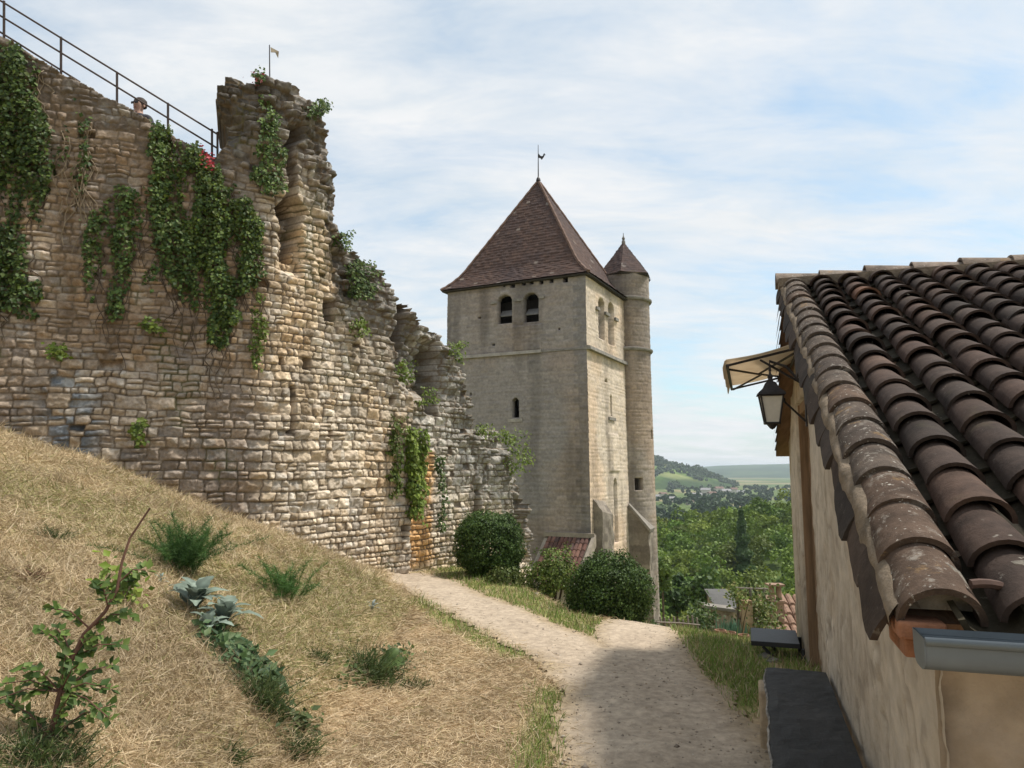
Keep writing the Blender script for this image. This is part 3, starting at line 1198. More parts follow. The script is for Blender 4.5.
# buttresses
M_BUT = simple('grey_buttress_stone', (.25, .225, .195), .95, scale=2.2, bumps=1, var=.45)
M_COPE = simple('pale_coping', (.21, .19, .165), .95, scale=4, bumps=.5)
M_BUT = M_TOWER


def rough_block(name, P8, mat, parent, cols, n=18, amp=.12, seed=1, cap=None):
    """a hexahedron 0-3 bottom, 4-7 top with roughened, finely divided sides and top"""
    P8 = [np.asarray(p, float) for p in P8]
    parts = []
    for fi, (a, b, c, d) in enumerate([(0, 1, 5, 4), (1, 2, 6, 5), (2, 3, 7, 6), (3, 0, 4, 7), (4, 5, 6, 7)]):
        nu, nv_ = (n, n * 4) if fi < 4 else (n, n)
        U, Vv = np.meshgrid(np.linspace(0, 1, nu), np.linspace(0, 1, nv_), indexing='ij')
        P = (P8[a] * ((1 - U) * (1 - Vv))[..., None] + P8[b] * (U * (1 - Vv))[..., None] + P8[c] * (U * Vv)[..., None] + P8[d] * ((1 - U) * Vv)[..., None])
        k = amp * (fbm(P[..., 0] * 2.1 + P[..., 1] * 1.7, P[..., 2] * 2.3, 4, seed) - .5)
        P = P + np.stack([k, -k * .6, k * .5], -1)
        row = np.floor(P[..., 2] / .27 + .15 * vn(P[..., 0], P[..., 1], 3)).astype(np.int64)
        cid = np.floor((P[..., 0] + P[..., 1]) / .45 + .5 * (row % 2)).astype(np.int64)
        r_ = _hash(cid, row, seed)
        c_ = mixc(cols[0], cols[1], r_)
        c_ = c_ * (1 - .45 * ss(.45, .7, fbm((P[..., 0] + P[..., 1]) * 1.3, P[..., 2] * .5, 4, seed + 5)))[..., None]
        ids = np.arange(U.size).reshape(U.shape)
        parts.append((P.reshape(-1, 3), np.stack([ids[:-1, :-1], ids[1:, :-1], ids[1:, 1:], ids[:-1, 1:]], -1).reshape(-1, 4), c_.reshape(-1, 3)))
    V, F_, C_ = join(parts)
    return npmesh(name, V, F_, mat, C_, False, parent)


M_COPE = simple('pale_coping', (.21, .19, .165), .95, scale=4, bumps=.5)
BC = ((.14, .12, .10), (.26, .225, .185))
u0, zt = RH(597, 500)
rough_block('buttress', [t3(-.5, .2, Z0), t3(.1, .2, Z0), t3(.1, 1.5, Z0), t3(-.5, 1.5, Z0), t3(-.5, .2, zt - .4), t3(.1, .2, zt + .4), t3(.1, 1.5, zt + .2), t3(-.5, 1.5, zt - .6)], M_BUT, tower, BC, seed=41)
# stepped buttress leaning on the turret
bd = np.array([.94, -.34])
bd /= np.linalg.norm(bd)
bp = np.array([-bd[1], bd[0]])
m = MB()


def bt(r_, s_, z):
    p = TC + bd * r_ + bp * s_
    return np.array([p[0], p[1], z])


bb, b0 = -.35, -1.5
rough_block('buttress', [bt(.2, b0, Z0), bt(1.3, b0, Z0), bt(1.25, bb, Z0), bt(.4, bb, Z0), bt(.2, b0, -1.5), bt(1.15, b0, -2.6), bt(1.15, bb, -2.6), bt(.4, bb, -1.5)], M_BUT, tower, BC, seed=43)
m = MB()
m.hexa([bt(.3, b0 - .06, -1.6), bt(1.2, b0 - .06, -2.67), bt(1.2, bb + .06, -2.67), bt(.3, bb + .06, -1.6), bt(.3, b0 - .06, -1.46), bt(1.24, b0 - .06, -2.55), bt(1.24, bb + .06, -2.55), bt(.3, bb + .06, -1.46)])
m.build('coping', M_COPE, tower)

# roofs of small flat tiles: courses with their own relief and colours
M_TILE = vcol_mat('flat_tile', .85, .2, var=.25, scale=14, bumps=.3)
pal_tile = np.array([(.092, .058, .046), (.078, .05, .041), (.105, .062, .048), (.068, .047, .041), (.12, .075, .056), (.088, .06, .051)])


def roof_face(pA, pB, apex, curve, nrow=110, ncol=130, seed=1):
    """from the eave pA-pB up to the apex; curve(h) -> (fraction towards the axis, height fraction)"""
    pA, pB, apex = map(np.asarray, (pA, pB, apex))
    h = np.linspace(0, 1, nrow)
    u = np.linspace(0, 1, ncol)
    Hh, U = np.meshgrid(h, u, indexing='ij')
    fin, fz = curve(Hh)
    base = pA + (pB - pA) * U[..., None]
    ax = np.array([apex[0], apex[1], 0])
    P = base.copy()
    P[..., 0] = base[..., 0] * (1 - fin) + apex[0] * fin
    P[..., 1] = base[..., 1] * (1 - fin) + apex[1] * fin
    P[..., 2] = pA[2] + (apex[2] - pA[2]) * fz
    n = np.cross(pB - pA, apex - (pA + pB) / 2)
    n /= np.linalg.norm(n)
    if n[2] < 0:
        n = -n
    L = np.linalg.norm(apex - (pA + pB) / 2)
    sl = Hh * L / .155
    row = np.floor(sl)
    wd = np.linalg.norm(pB - pA) * (1 - fin)
    along = (U - .5) * wd / .17 + .5 * (row % 2)
    tid = np.floor(along).astype(np.int64)
    rnd = _hash(tid, row.astype(np.int64), seed)
    P = P + n * ((1 - (sl - row)) * .022 + (rnd - .5) * .018)[..., None]
    P[..., 2] += .05 * (fbm(U * 4, Hh * 4, 3, seed) - .5)
    c = pal_tile[(rnd * 6).astype(int) % 6] * (.88 + .24 * _hash(tid, row.astype(np.int64), seed + 9))[..., None]
    c = c * .55 + np.array([.088, .054, .045]) * .45
    c = c * .85
    c = mixc(c, (.22, .18, .15), (_hash(tid, row.astype(np.int64), seed + 3) > .985) * .8)
    c = mixc(c, c * np.array([.8, .85, .95]), ss(.4, .7, fbm(P[..., 0] * .5, P[..., 2] * .5, 3, 6)))
    ids = np.arange(P.shape[0] * P.shape[1]).reshape(P.shape[:2])
    Q = np.stack([ids[:-1, :-1], ids[:-1, 1:], ids[1:, 1:], ids[1:, :-1]], -1).reshape(-1, 4)
    return P.reshape(-1, 3), Q, c.reshape(-1, 3)


def bell(h):
    fin = h
    fz = np.where(h < .22, .10 * (h / .22) + .045 * (h / .22) ** 2, .145 + (h - .22) / .78 * .855)
    return fin, fz


OV = .22
cA, cB, cC, cD = t3(-OV, -OV, ZE + .07), t3(TW + OV, -OV, ZE + .07), t3(TW + OV, TD + OV, ZE + .07), t3(-OV, TD + OV, ZE + .07)
apx = np.array([(cA[0] + cC[0]) / 2 - .12, (cA[1] + cC[1]) / 2, 13.3])
V, F_, C_ = join([roof_face(cA, cB, apx, bell, 170, 150, 1), roof_face(cD, cA, apx, bell, 170, 140, 2), roof_face(cC, cD, apx, bell, 40, 40, 3), roof_face(cB, cC, apx, bell, 40, 40, 4)])
roof = npmesh('roof', V, F_, M_TILE, C_, False, tower)
m = MB()
m.hexa([t3(-OV + .04, -OV + .04, ZE - .01), t3(TW + OV - .04, -OV + .04, ZE - .01), t3(TW + OV - .04, TD + OV - .04, ZE - .01), t3(-OV + .04, TD + OV - .04, ZE - .01),
        t3(-OV + .02, -OV + .02, ZE + .045), t3(TW + OV - .02, -OV + .02, ZE + .045), t3(TW + OV - .02, TD + OV - .02, ZE + .045), t3(-OV + .02, TD + OV - .02, ZE + .045)])
m.build('eave_board', M_TIMB_CORE, roof)
m = MB()
for c in (cA, cB, cD):
    h = np.linspace(.0, .985, 40)
    fin, fz = bell(h)
    pts = [np.array([c[0] * (1 - f) + apx[0] * f, c[1] * (1 - f) + apx[1] * f, c[2] + (apx[2] - c[2]) * z + .015 + .012 * math.sin(i * 2.4)]) for i, (f, z) in enumerate(zip(fin, fz))]
    m.tube(pts, .07, 6)
m.build('hip_tiles', simple('hip_tile', (.13, .08, .06), .85, var=.4, scale=5), roof)
tcA = np.array([TC[0], TC[1], 10.85])
fs_ = []
for k in range(6):
    a0, a1 = R(60 * k + 14), R(60 * k + 74)
    e0 = np.array([TC[0] + 1.36 * math.cos(a0), TC[1] + 1.36 * math.sin(a0), 9.05])
    e1 = np.array([TC[0] + 1.36 * math.cos(a1), TC[1] + 1.36 * math.sin(a1), 9.05])
    fs_.append(roof_face(e0, e1, tcA, lambda h: (h, h), 44, 22, 20 + k))
V, F_, C_ = join(fs_)
tr = npmesh('turret_roof', V, F_, M_TILE, C_ * 1.05, False, turret)
m = MB()
m.lathe((TC[0], TC[1], 8.98), [(.9, 0), (1.3, .0), (1.33, .05), (.9, .07)], 6, a0=R(14), a1=R(374))
m.build('eave_board', M_TIMB_CORE, turret)
m = MB()
m.lathe(tcA - np.array([0, 0, .1]), [(.09, 0), (.09, .12), (.05, .2), (.08, .27), (.02, .4), (.012, .55)], 8)
m.build('finial', M_TRIMD, turret)

# weather vane
vane = empty('weather_vane', tuple(apx), label='thin iron weather vane with a small rooster on the church roof peak', cat='weather vane')
m = MB()
m.tube([apx - [0, 0, .15], apx + [0, 0, 1.75]], [.035, .014], 6)
m.lathe(apx + np.array([0, 0, .0]), [(.11, 0), (.09, .1), (.03, .2)], 8)
m.build('pole', M_IRON, vane)
rp = [(-.26, .02), (-.30, .22), (-.22, .32), (-.14, .2), (-.02, .12), (.1, .16), (.14, .30), (.20, .36), (.25, .32), (.23, .27), (.32, .24), (.23, .2), (.17, .06), (.08, -.06), (.03, -.14), (-.03, -.14), (-.06, -.05), (-.16, -.02)]
m = MB()
n_ = len(rp)
vs = [apx + np.array([x * .6 + .16, -.015, 1.12 + z * .6]) for x, z in rp] + [apx + np.array([x * .6 + .16, .015, 1.12 + z * .6]) for x, z in rp]
m.add(vs, [tuple(range(n_)), tuple(range(2 * n_ - 1, n_ - 1, -1))] + [(i, n_ + i, n_ + (i + 1) % n_, (i + 1) % n_) for i in range(n_)])
m.build('rooster', M_IRON, vane)

# lean-to at the foot of the tower
M_PLAST0 = simple('lean_to_plaster', (.27, .23, .185), .95, scale=3, bumps=.6)
lean = empty('lean_to', tuple(t3(1.0, -1.0, -5)), label='little red tiled lean-to roof against the foot of the church tower', cat='lean-to')
ul, zl_ = FH(549, 536)
ur, zr_ = FH(592, 536)
zl_ = zr_ = -2.55
dep, fall = 1.9, 1.55
m = MB()
for k in range(int((ul - ur) / .17)):
    u = ur + .085 + k * .17
    for j in range(7):
        a = j / 7
        b = (j + 1.12) / 7
        jt = random.uniform(-.012, .012)
        m.cur = tuple(np.array([(.12, .06, .047), (.10, .055, .045), (.15, .08, .06), (.08, .05, .045)][random.randrange(4)]) * random.uniform(.85, 1.15))
        pts = []
        for f, rr_ in ((b, .088), (a, .075)):
            for q in range(7):
                an = math.pi * q / 6
                pts.append(t3(u + jt + rr_ * math.cos(an), -.22 - dep * f, zl_ - fall * f + rr_ * .85 * math.sin(an) + (.02 if f == b else 0)))
        m.add(pts, [(q, q + 1, 8 + q, 7 + q) for q in range(6)] + [tuple(range(7))])
m.build('roof', vcol_mat('lean_to_tile', .85, .2, var=.3, scale=6), lean, col=True)
m = MB()
m.hexa([t3(ur - .1, -.2, Z0), t3(ul + .1, -.2, Z0), t3(ul + .1, -.22 - dep + .1, Z0), t3(ur - .1, -.22 - dep + .1, Z0),
        t3(ur - .1, -.2, zl_ - .05), t3(ul + .1, -.2, zl_ - .05), t3(ul + .1, -.12 - dep, zl_ - fall - .02), t3(ur - .1, -.12 - dep, zl_ - fall - .02)])
m.box(t3(ur - .2, -.3, zl_), A3 * (ul - ur + .3), B3 * .12, Z_3 * .16)
m.hexa([t3(ur - .24, -.2, zl_ - .3), t3(ur - .1, -.2, zl_ - .3), t3(ur - .1, -.3 - dep, zl_ - fall - .3), t3(ur - .24, -.3 - dep, zl_ - fall - .3),
        t3(ur - .24, -.2, zl_ + .12), t3(ur - .1, -.2, zl_ + .12), t3(ur - .1, -.3 - dep, zl_ - fall + .1), t3(ur - .24, -.3 - dep, zl_ - fall + .1)])
m.build('wall', M_PLAST0, lean)
# ------------------------------------------------------------ the house on the right
HB = np.array([.841, 1.619, -.41])
HT = np.array([.309, .951, 0.0])
HQ = np.array([.951, -.309, 0.0])
HZ = np.array([0, 0, 1.0])
SLP = .432
T_R, T_B = 4.45, 7.45
SD = (HT + HZ * SLP) / math.hypot(1, SLP)
SN = (HZ - HT * SLP) / math.hypot(1, SLP)
E0 = HB + SD * .165
EG = HB + SD * .11
SDB = (HT - HZ * SLP) / math.hypot(1, SLP)
SNB = (HZ + HT * SLP) / math.hypot(1, SLP)
QW, Q1 = .16, 4.4


def hp(t, q, z):
    return HB + HT * t + HQ * q + HZ * (z - HB[2])


def roof_z(t):
    return HB[2] + SLP * t if t < T_R else HB[2] + SLP * T_R - SLP * (t - T_R)


house = empty('village_house', tuple(hp(.45, QW, -1.75)), label='ochre plastered house with dark mossy barrel tiled roof close on the right', cat='house')
M_PLAST = vcol_mat('old_plaster', .95, .1, var=.16, scale=7, bumps=.55, bscale=30)
M_CANAL = None

# --- left wall as rough plaster with the door recess
PRES = .02
Sh, Zh = np.meshgrid(np.arange(.45, 7.1, PRES), np.arange(-3.2, 1.75, PRES), indexing='ij')
rz_ = np.where(Sh < T_R, HB[2] + SLP * Sh, HB[2] + SLP * T_R - SLP * (Sh - T_R)) - .05
Hh_ = .035 * (fbm(Sh * 1.6, Zh * 1.6, 4, 101) - .5) + .012 * (fbm(Sh * 9, Zh * 9, 4, 102) - .5)
DT0, DT1, DZ1 = 4.25, 5.62, .62
rec = (Sh > DT0) & (Sh < DT1) & (Zh < DZ1)
Hh_ = Hh_ - .16 * rec
pn_ = fbm(Sh * .9, Zh * .9, 4, 103)
pc = mixc((.42, .36, .29), (.52, .455, .375), ss(.3, .7, pn_))
pc = mixc(pc, (.32, .26, .2), ss(.52, .72, fbm(Sh * 3.2, Zh * .8, 4, 104)) * .4)
pc = mixc(pc, (.21, .165, .115), ss(-1.05, -1.9, Zh + .5 * (fbm(Sh * 2, Zh * 2, 3, 105) - .5)) * .55)
pc = mixc(pc, (.16, .13, .10), ss(.66, .72, fbm(Sh * 6, Zh * 5, 4, 106)) * .35)
pc = mixc(pc, (.40, .30, .20), ss(.64, .74, fbm(Sh * 2.4, Zh * 2.4, 3, 108)) * .35)
crk = 1 - np.abs(2 * fbm(Sh * 1.7, Zh * 1.2, 5, 141) - 1)
pc = mixc(pc, (.15, .12, .09), ss(.965, .985, crk) * .4)
fl_ = ss(.60, .63, fbm(Sh * 2.2 + 3, Zh * 1.5, 5, 142))
pc = mixc(pc, mixc((.27, .215, .155), (.36, .29, .21), fbm(Sh * 9, Zh * 9, 3, 143)), fl_ * .22)
Hh_ = Hh_ - .008 * fl_ - .01 * ss(.965, .985, crk) + .006 * (fbm(Sh * 22, Zh * 22, 3, 144) - .5)
pc = pc * (.84 + .32 * fbm(Sh * 14, Zh * 14, 4, 145))[..., None]
P0h = (HB + HQ * QW)[:2]
fw = [relief(P0h, HT[:2], -HQ[:2], Sh, Zh, Hh_, Zh < rz_ + .02, pc, 0, .02)]
Sf, Zf = np.meshgrid(np.arange(.0, 2.6, PRES * .8), np.arange(-2.2, -.2, PRES * .8), indexing='ij')
Hf = .05 * (fbm(Sf * 1.6 + 7, Zf * 1.6, 4, 111) - .5) + .03 * (fbm(Sf * 5, Zf * 5, 4, 112) - .5) * ss(.8, .1, Sf)
fc = mixc((.38, .315, .25), (.48, .41, .33), ss(.3, .7, fbm(Sf * .9, Zf * .9, 4, 113)))
fc = mixc(fc, (.25, .20, .15), ss(.55, .7, fbm(Sf * 4, Zf * 3, 4, 114)) * .6)
crk = 1 - np.abs(2 * fbm(Sf * 2.2, Zf * 1.0, 5, 151) - 1)
fc = mixc(fc, (.12, .095, .07), ss(.96, .985, crk) * .85)
fl_ = ss(.56, .60, fbm(Sf * 2.6 + 3, Zf * 1.8, 5, 152))
fc = mixc(fc, (.29, .235, .175), fl_ * .5)
Hf = Hf - .012 * fl_ - .014 * ss(.96, .985, crk) + .008 * (fbm(Sf * 20, Zf * 20, 3, 154) - .5)
fc = fc * (.82 + .36 * fbm(Sf * 12, Zf * 12, 4, 155))[..., None]
pf = HB + HT * .45 + HQ * QW
fw.append(relief(pf[:2], HQ[:2], -HT[:2], Sf, Zf, Hf, np.ones(Sf.shape, bool), fc))
V, F_, C_ = join(fw)
npmesh('wall', V, F_, M_PLAST, C_, False, house)
m = MB()
for t0_, q0, t1_, q1 in ((7.1, QW, 7.1, Q1), (.45, Q1, 7.1, Q1)):
    pass
zt_ = roof_z(7.1) - .05
m.hexa([hp(7.08, QW, -4), hp(7.08, Q1, -4), hp(6.9, Q1, -4), hp(6.9, QW + .02, -4), hp(7.08, QW, zt_), hp(7.08, Q1, zt_), hp(6.9, Q1, zt_), hp(6.9, QW + .02, zt_)])
m.hexa([hp(.46, 2.55, -4), hp(.46, Q1, -4), hp(.6, Q1, -4), hp(.6, 2.55, -4), hp(.46, 2.55, -.3), hp(.46, Q1, -.3), hp(.6, Q1, -.3), hp(.6, 2.55, -.3)])
pr_ = [hp(.47, Q1 - .1, -4), hp(7.06, Q1 - .1, -4), hp(7.06, Q1 - .1, zt_), hp(T_R, Q1 - .1, roof_z(T_R) - .06), hp(.47, Q1 - .1, roof_z(.47) - .06)]
pr2 = [p + HQ * .1 for p in pr_]
m.add(pr_ + pr2, [(0, 1, 2, 3, 4), (9, 8, 7, 6, 5)] + [(i, (i + 1) % 5, 5 + (i + 1) % 5, 5 + i) for i in range(5)])
m.build('rear_wall', simple('rear_plaster', (.40, .32, .22), .95, bumps=.4, scale=4), house)

# --- door: planks, frame, hinges
M_DOOR = simple('door_wood', (.20, .125, .07), .8, scale=3, stretch=(8, 8, .6), bumps=.5, var=.4)
M_FRAME = simple('door_frame_wood', (.24, .155, .09), .8, scale=3, stretch=(8, 8, .6), bumps=.5, var=.35)
m = MB()
n_pl = 7
wpl = (DT1 - DT0 - .16) / n_pl
for i in range(n_pl):
    m.box(hp(DT0 + .08 + i * wpl + .004, QW + .085 + random.uniform(-.004, .004), -3.0), HT * (wpl - .008), HQ * .04, HZ * (DZ1 + 2.9))
door = m.build('door', M_DOOR, house, bevel=.004)
m = MB()
m.box(hp(DT0 + .002, QW + .02, -3.0), HT * .08, HQ * .12, HZ * (DZ1 + 2.99))
m.box(hp(DT1 - .082, QW + .02, -3.0), HT * .08, HQ * .12, HZ * (DZ1 + 2.99))
m.box(hp(DT0 + .084, QW + .03, DZ1 - .1), HT * (DT1 - DT0 - .17), HQ * .1, HZ * .09)
m.build('frame', M_FRAME, door)
for z in (.1, -.95, -2.0):
    m = MB()
    m.box(hp(DT0 + .06, QW + .06, z), HT * .55, HQ * .02, HZ * .05)
    m.tube([hp(DT0 + .08, QW + .045, z - .04), hp(DT0 + .08, QW + .045, z + .09)], .022, 8)
    m.build('hinge', M_IRON, door)

# --- roof tiles
def tile_mat():
    m, nt, b, out = newmat('canal_tile')
    a = nt.nodes.new('ShaderNodeAttribute')
    a.attribute_name = 'Col'
    c = a.outputs[0]
    f = rampn(nt, noise(nt, 9, 8, .7), [(.3, (.5, .48, .46)), (.7, (1.5, 1.42, 1.34))])
    c = mixn(nt, 1.0, c, f, 'MULTIPLY')
    sp1 = rampn(nt, noise(nt, 38, 5, .6), [(.66, (0, 0, 0)), (.72, (.8, .8, .8))])
    zone = rampn(nt, noise(nt, 3.2, 4, .6), [(.42, (.0, .0, .0)), (.66, (.75, .75, .75))])
    lm = mixn(nt, 1.0, sp1, zone, 'MULTIPLY')
    c = mixn(nt, lm, c, (.36, .33, .28))
    moss = rampn(nt, noise(nt, 5, 5, .6), [(.60, (0, 0, 0)), (.75, (.35, .35, .35))])
    c = mixn(nt, moss, c, (.07, .065, .03))
    nt.links.new(c, b.inputs['Base Color'])
    b.inputs['Roughness'].default_value = .85
    b.inputs['Specular IOR Level'].default_value = .15
    bump(nt, b, noise(nt, 55, 8, .7), .45, .012)
    return m


M_CANAL = tile_mat()
pal_c = np.array([(.066, .044, .036), (.054, .039, .033), (.076, .05, .039), (.048, .037, .032), (.062, .045, .038), (.07, .048, .039), (.057, .042, .036)])


def unit_(a):
    return a / np.linalg.norm(a)


class Tiles:
    def __init__(s):
        s.V, s.F, s.C, s.n = [], [], [], 0

    def add(s, P, q, c):
        s.V.append(P)
        s.F.append(q + s.n)
        s.C.append(np.broadcast_to(c, P.shape) if np.ndim(c) == 1 else c)
        s.n += len(P)

    def barrel(s, base, along, across, up, L, r0, r1, lift0, lift1, c, th=.014, na=12, nl=5, arc=(0, math.pi), flat=.92, skew=0):
        """base = centre of the lower end on the bed; lower radius r0, upper r1"""
        a = np.linspace(arc[0], arc[1], na + 1)
        g = np.linspace(0, 1, nl)
        A, G = np.meshgrid(a, g, indexing='ij')
        rr_ = r0 + (r1 - r0) * G
        wob = 1 + .02 * (vn(A * 3 + base[0] * 31, G * 3 + base[1] * 17, 5) - .5)
        lift = lift0 + (lift1 - lift0) * G

        def surf(rad):
            return (base + along * (G * L)[..., None] + across * (rad * np.cos(A) + skew * G)[..., None] + up * (rad * np.sin(A) * flat + lift)[..., None])
        Po = surf(rr_ * wob)
        Pi = surf(rr_ * wob - th)
        ids = np.arange(Po.shape[0] * nl).reshape(Po.shape[:2])
        Q = np.stack([ids[:-1, :-1], ids[1:, :-1], ids[1:, 1:], ids[:-1, 1:]], -1).reshape(-1, 4)
        s.add(Po.reshape(-1, 3), Q, c)
        s.add(Pi.reshape(-1, 3), Q[:, ::-1], np.asarray(c) * .8)
        # lower end rim, and the two long edges
        rim = np.concatenate([Po[:, 0], Pi[:, 0]])
        k = np.arange(na)
        s.add(rim, np.stack([k, k + na + 1, k + na + 2, k + 1], 1), np.asarray(c) * .85)
        for e in (0, -1):
            ed = np.concatenate([Po[e], Pi[e]])
            k = np.arange(nl - 1)
            s.add(ed, np.stack([k, k + 1, k + nl + 1, k + nl], 1), c)

    def build(s, name, mat, parent, smooth=True):
        return npmesh(name, np.concatenate(s.V), [np.concatenate(s.F)], mat, np.concatenate(s.C), smooth, parent)


PITCH, EXPO, TL = .212, .236, .31
LS = T_R * math.hypot(1, SLP) - .165
covers = Tiles()
nrow = int(LS / EXPO) + 1
rt = np.random.default_rng(3)
for i in range(1, 21):
    q = .105 + PITCH * i
    coff = rt.uniform(-.01, .01)
    for j in range(nrow):
        s0 = j * EXPO - .03 + rt.uniform(-.018, .018)
        L = min(TL, LS - s0 + .02)
        if L < .1:
            continue
        c = pal_c[rt.integers(0, 7)] * rt.uniform(.6, 1.05)
        if rt.random() < .012:
            c = np.array([.13, .07, .045]) * rt.uniform(.8, 1.1)
        dv = rt.normal(0, .012)
        al = SD + HQ * dv
        r_ = rt.uniform(.082, .09)
        covers.barrel(E0 + SD * s0 + HQ * (q + coff + rt.normal(0, .006)), al, HQ, SN, L, r_, r_ - .018, .03 + rt.normal(0, .004), .006, c)
    # channel tile between this column and the one before
    for j in range(nrow):
        s0 = j * EXPO - .06 + rt.uniform(-.01, .01)
        L = min(TL, LS - s0)
        if L < .1:
            continue
        c = np.array([.042, .036, .024]) * rt.uniform(.8, 1.25)
        covers.barrel(E0 + SD * s0 + HQ * (q - PITCH / 2), SD, HQ, SN, L,   .078, .09, .055, .035, c, arc=(math.pi * 1.08, math.pi * 1.92), na=7, nl=3)
roofo = covers.build('roof', M_CANAL, house)
# bed under the tiles, both slopes
m = MB()
m.box(E0 + SD * .02 + HQ * .03 - SN * .06, SD * (LS - .03), HQ * 4.55, SN * .035)
pb = E0 + SD * LS
LB = (T_B - T_R) * math.hypot(1, SLP)
m.box(pb + SDB * .02 + HQ * .03 - SNB * .06, SDB * (LB - .02), HQ * 4.55, SNB * .035)
m.build('roof_boards', simple('soffit_wood', (.17, .10, .06), .85, scale=4, stretch=(6, 1, 1), bumps=.4), roofo)
# debris and moss lying in the channels
back = Tiles()
for i in range(0, 19):
    q = .115 + PITCH * i
    for j in range(int(LB / EXPO) + 1):
        s0 = LB - j * EXPO + .03
        c = pal_c[rt.integers(0, 7)] * rt.uniform(.8, 1.2)
        L = min(TL, s0)
        if L < .1:
            continue
        back.barrel(pb + SDB * s0 + HQ * q, -SDB, HQ, SNB, L, .096, .078, .03, .006, c, na=8, nl=3)
back.build('rear_slope', M_CANAL, roofo)

# verge: big mortared cap column with lichen, and dark tiles hung on the side
vc = Tiles()
for j in range(nrow):
    s0 = j * EXPO * 1.0 - .02
    L = min(TL * 1.02, LS - s0 + .02)
    if L < .1:
        continue
    c = mixc(np.array([.085, .068, .058]), np.array([.16, .13, .105]), rt.random() * .35)
    if rt.random() < .3:
        c = np.array([.12, .085, .065]) * rt.uniform(.8, 1.1)
    r_ = rt.uniform(.092, .099)
    vc.barrel(E0 + SD * s0 + HQ * (.115 + rt.normal(0, .004)) - SN * .012, SD + HQ * rt.normal(0, .01), HQ, SN, L, r_, r_ - .012, .012, .002, c, th=.016, na=16, nl=6, flat=1.0)


def verge_mat():
    m, nt, b, out = newmat('lichened_tile')
    a = nt.nodes.new('ShaderNodeAttribute')
    a.attribute_name = 'Col'
    c = mixn(nt, 1.0, a.outputs[0], rampn(nt, noise(nt, 10, 8, .7), [(.3, (.5, .5, .5)), (.7, (1.35, 1.3, 1.25))]), 'MULTIPLY')
    l1 = rampn(nt, noise(nt, 17, 7, .72), [(.54, (0, 0, 0)), (.62, (.7, .7, .7))])
    z1 = rampn(nt, noise(nt, 4.5, 4, .6), [(.40, (.05, .05, .05)), (.6, (.95, .95, .95))])
    c = mixn(nt, mixn(nt, 1.0, l1, z1, 'MULTIPLY'), c, (.34, .305, .26))
    l2 = rampn(nt, noise(nt, 60, 4, .6), [(.63, (0, 0, 0)), (.68, (.8, .8, .8))])
    c = mixn(nt, l2, c, (.50, .47, .41))
    l3 = rampn(nt, noise(nt, 8, 6, .7, stretch=(1, 1, 2)), [(.60, (0, 0, 0)), (.68, (.6, .6, .6))])
    c = mixn(nt, l3, c, (.30, .19, .09))
    nt.links.new(c, b.inputs['Base Color'])
    b.inputs['Roughness'].default_value = .92
    b.inputs['Specular IOR Level'].default_value = .1
    bump(nt, b, noise(nt, 45, 8, .75), .8, .015)
    return m


M_VERGE = verge_mat()
vc.build('verge_tiles', M_VERGE, roofo)
M_MORT = simple('verge_mortar', (.20, .155, .11), .95, scale=12, bumps=1, var=.35)
mm = []
Sm, Am = np.meshgrid(np.arange(-.0, LS, .02), np.linspace(0, 1, 8), indexing='ij')
rad = .045 + .035 * (fbm(Sm * 7, Am * 3, 3, 121) - .5)
ang = math.pi * (.35 + Am * .8)
Pm = E0 + SD * Sm[..., None] + HQ * (.055 + rad * np.cos(ang))[..., None] + SN * (-.012 + rad * np.sin(ang))[..., None]
ids = np.arange(Sm.size).reshape(Sm.shape)
Q = np.stack([ids[:-1, :-1], ids[1:, :-1], ids[1:, 1:], ids[:-1, 1:]], -1).reshape(-1, 4)
npmesh('mortar', Pm.reshape(-1, 3), [Q], M_MORT, None, True, roofo)
hung = Tiles()
for j in range(20):
    s0 = j * .262 + .04
    if s0 > LS - .12:
        break
    hgt = rt.uniform(.10, .13)
    al = unit_(SD + SN * rt.uniform(.05, .11) + HQ * .045)
    dn = unit_(-SN - HQ * rt.uniform(.22, .42))
    nn_ = np.cross(al, dn)
    nx, ny = 7, 5
    A, B = np.meshgrid(np.linspace(0, 1, nx), np.linspace(0, 1, ny), indexing='ij')
    ed_n = .012 * (fbm(A * 4 + j * 3.1, B * 0, 2, 7) - .5) * B - .010 * B * ((A < .1) | (A > .9))
    P = (E0 + SD * s0 + HQ * .022 + SN * .0) + al * (A * .31)[..., None] + dn * (B * hgt + ed_n)[..., None] - HQ * (.012 * np.sin(B * 2.2))[..., None]
    c = np.array([(.04, .034, .032), (.05, .041, .037), (.06, .046, .039)][rt.integers(0, 3)]) * rt.uniform(.8, 1.2)
    ids = np.arange(nx * ny).reshape(nx, ny)
    Q = np.stack([ids[:-1, :-1], ids[1:, :-1], ids[1:, 1:], ids[:-1, 1:]], -1).reshape(-1, 4)
    hung.add(P.reshape(-1, 3), Q, c)
    P2 = P + HQ * .018
    hung.add(P2.reshape(-1, 3), Q[:, ::-1], c)
    for sl_i in ((0, slice(None)), (-1, slice(None)), (slice(None), -1)):
        e1_, e2_ = P[sl_i], P2[sl_i]
        k = np.arange(len(e1_) - 1)
        hung.add(np.concatenate([e1_, e2_]), np.stack([k, k + 1, k + 1 + len(e1_), k + len(e1_)], 1), c)
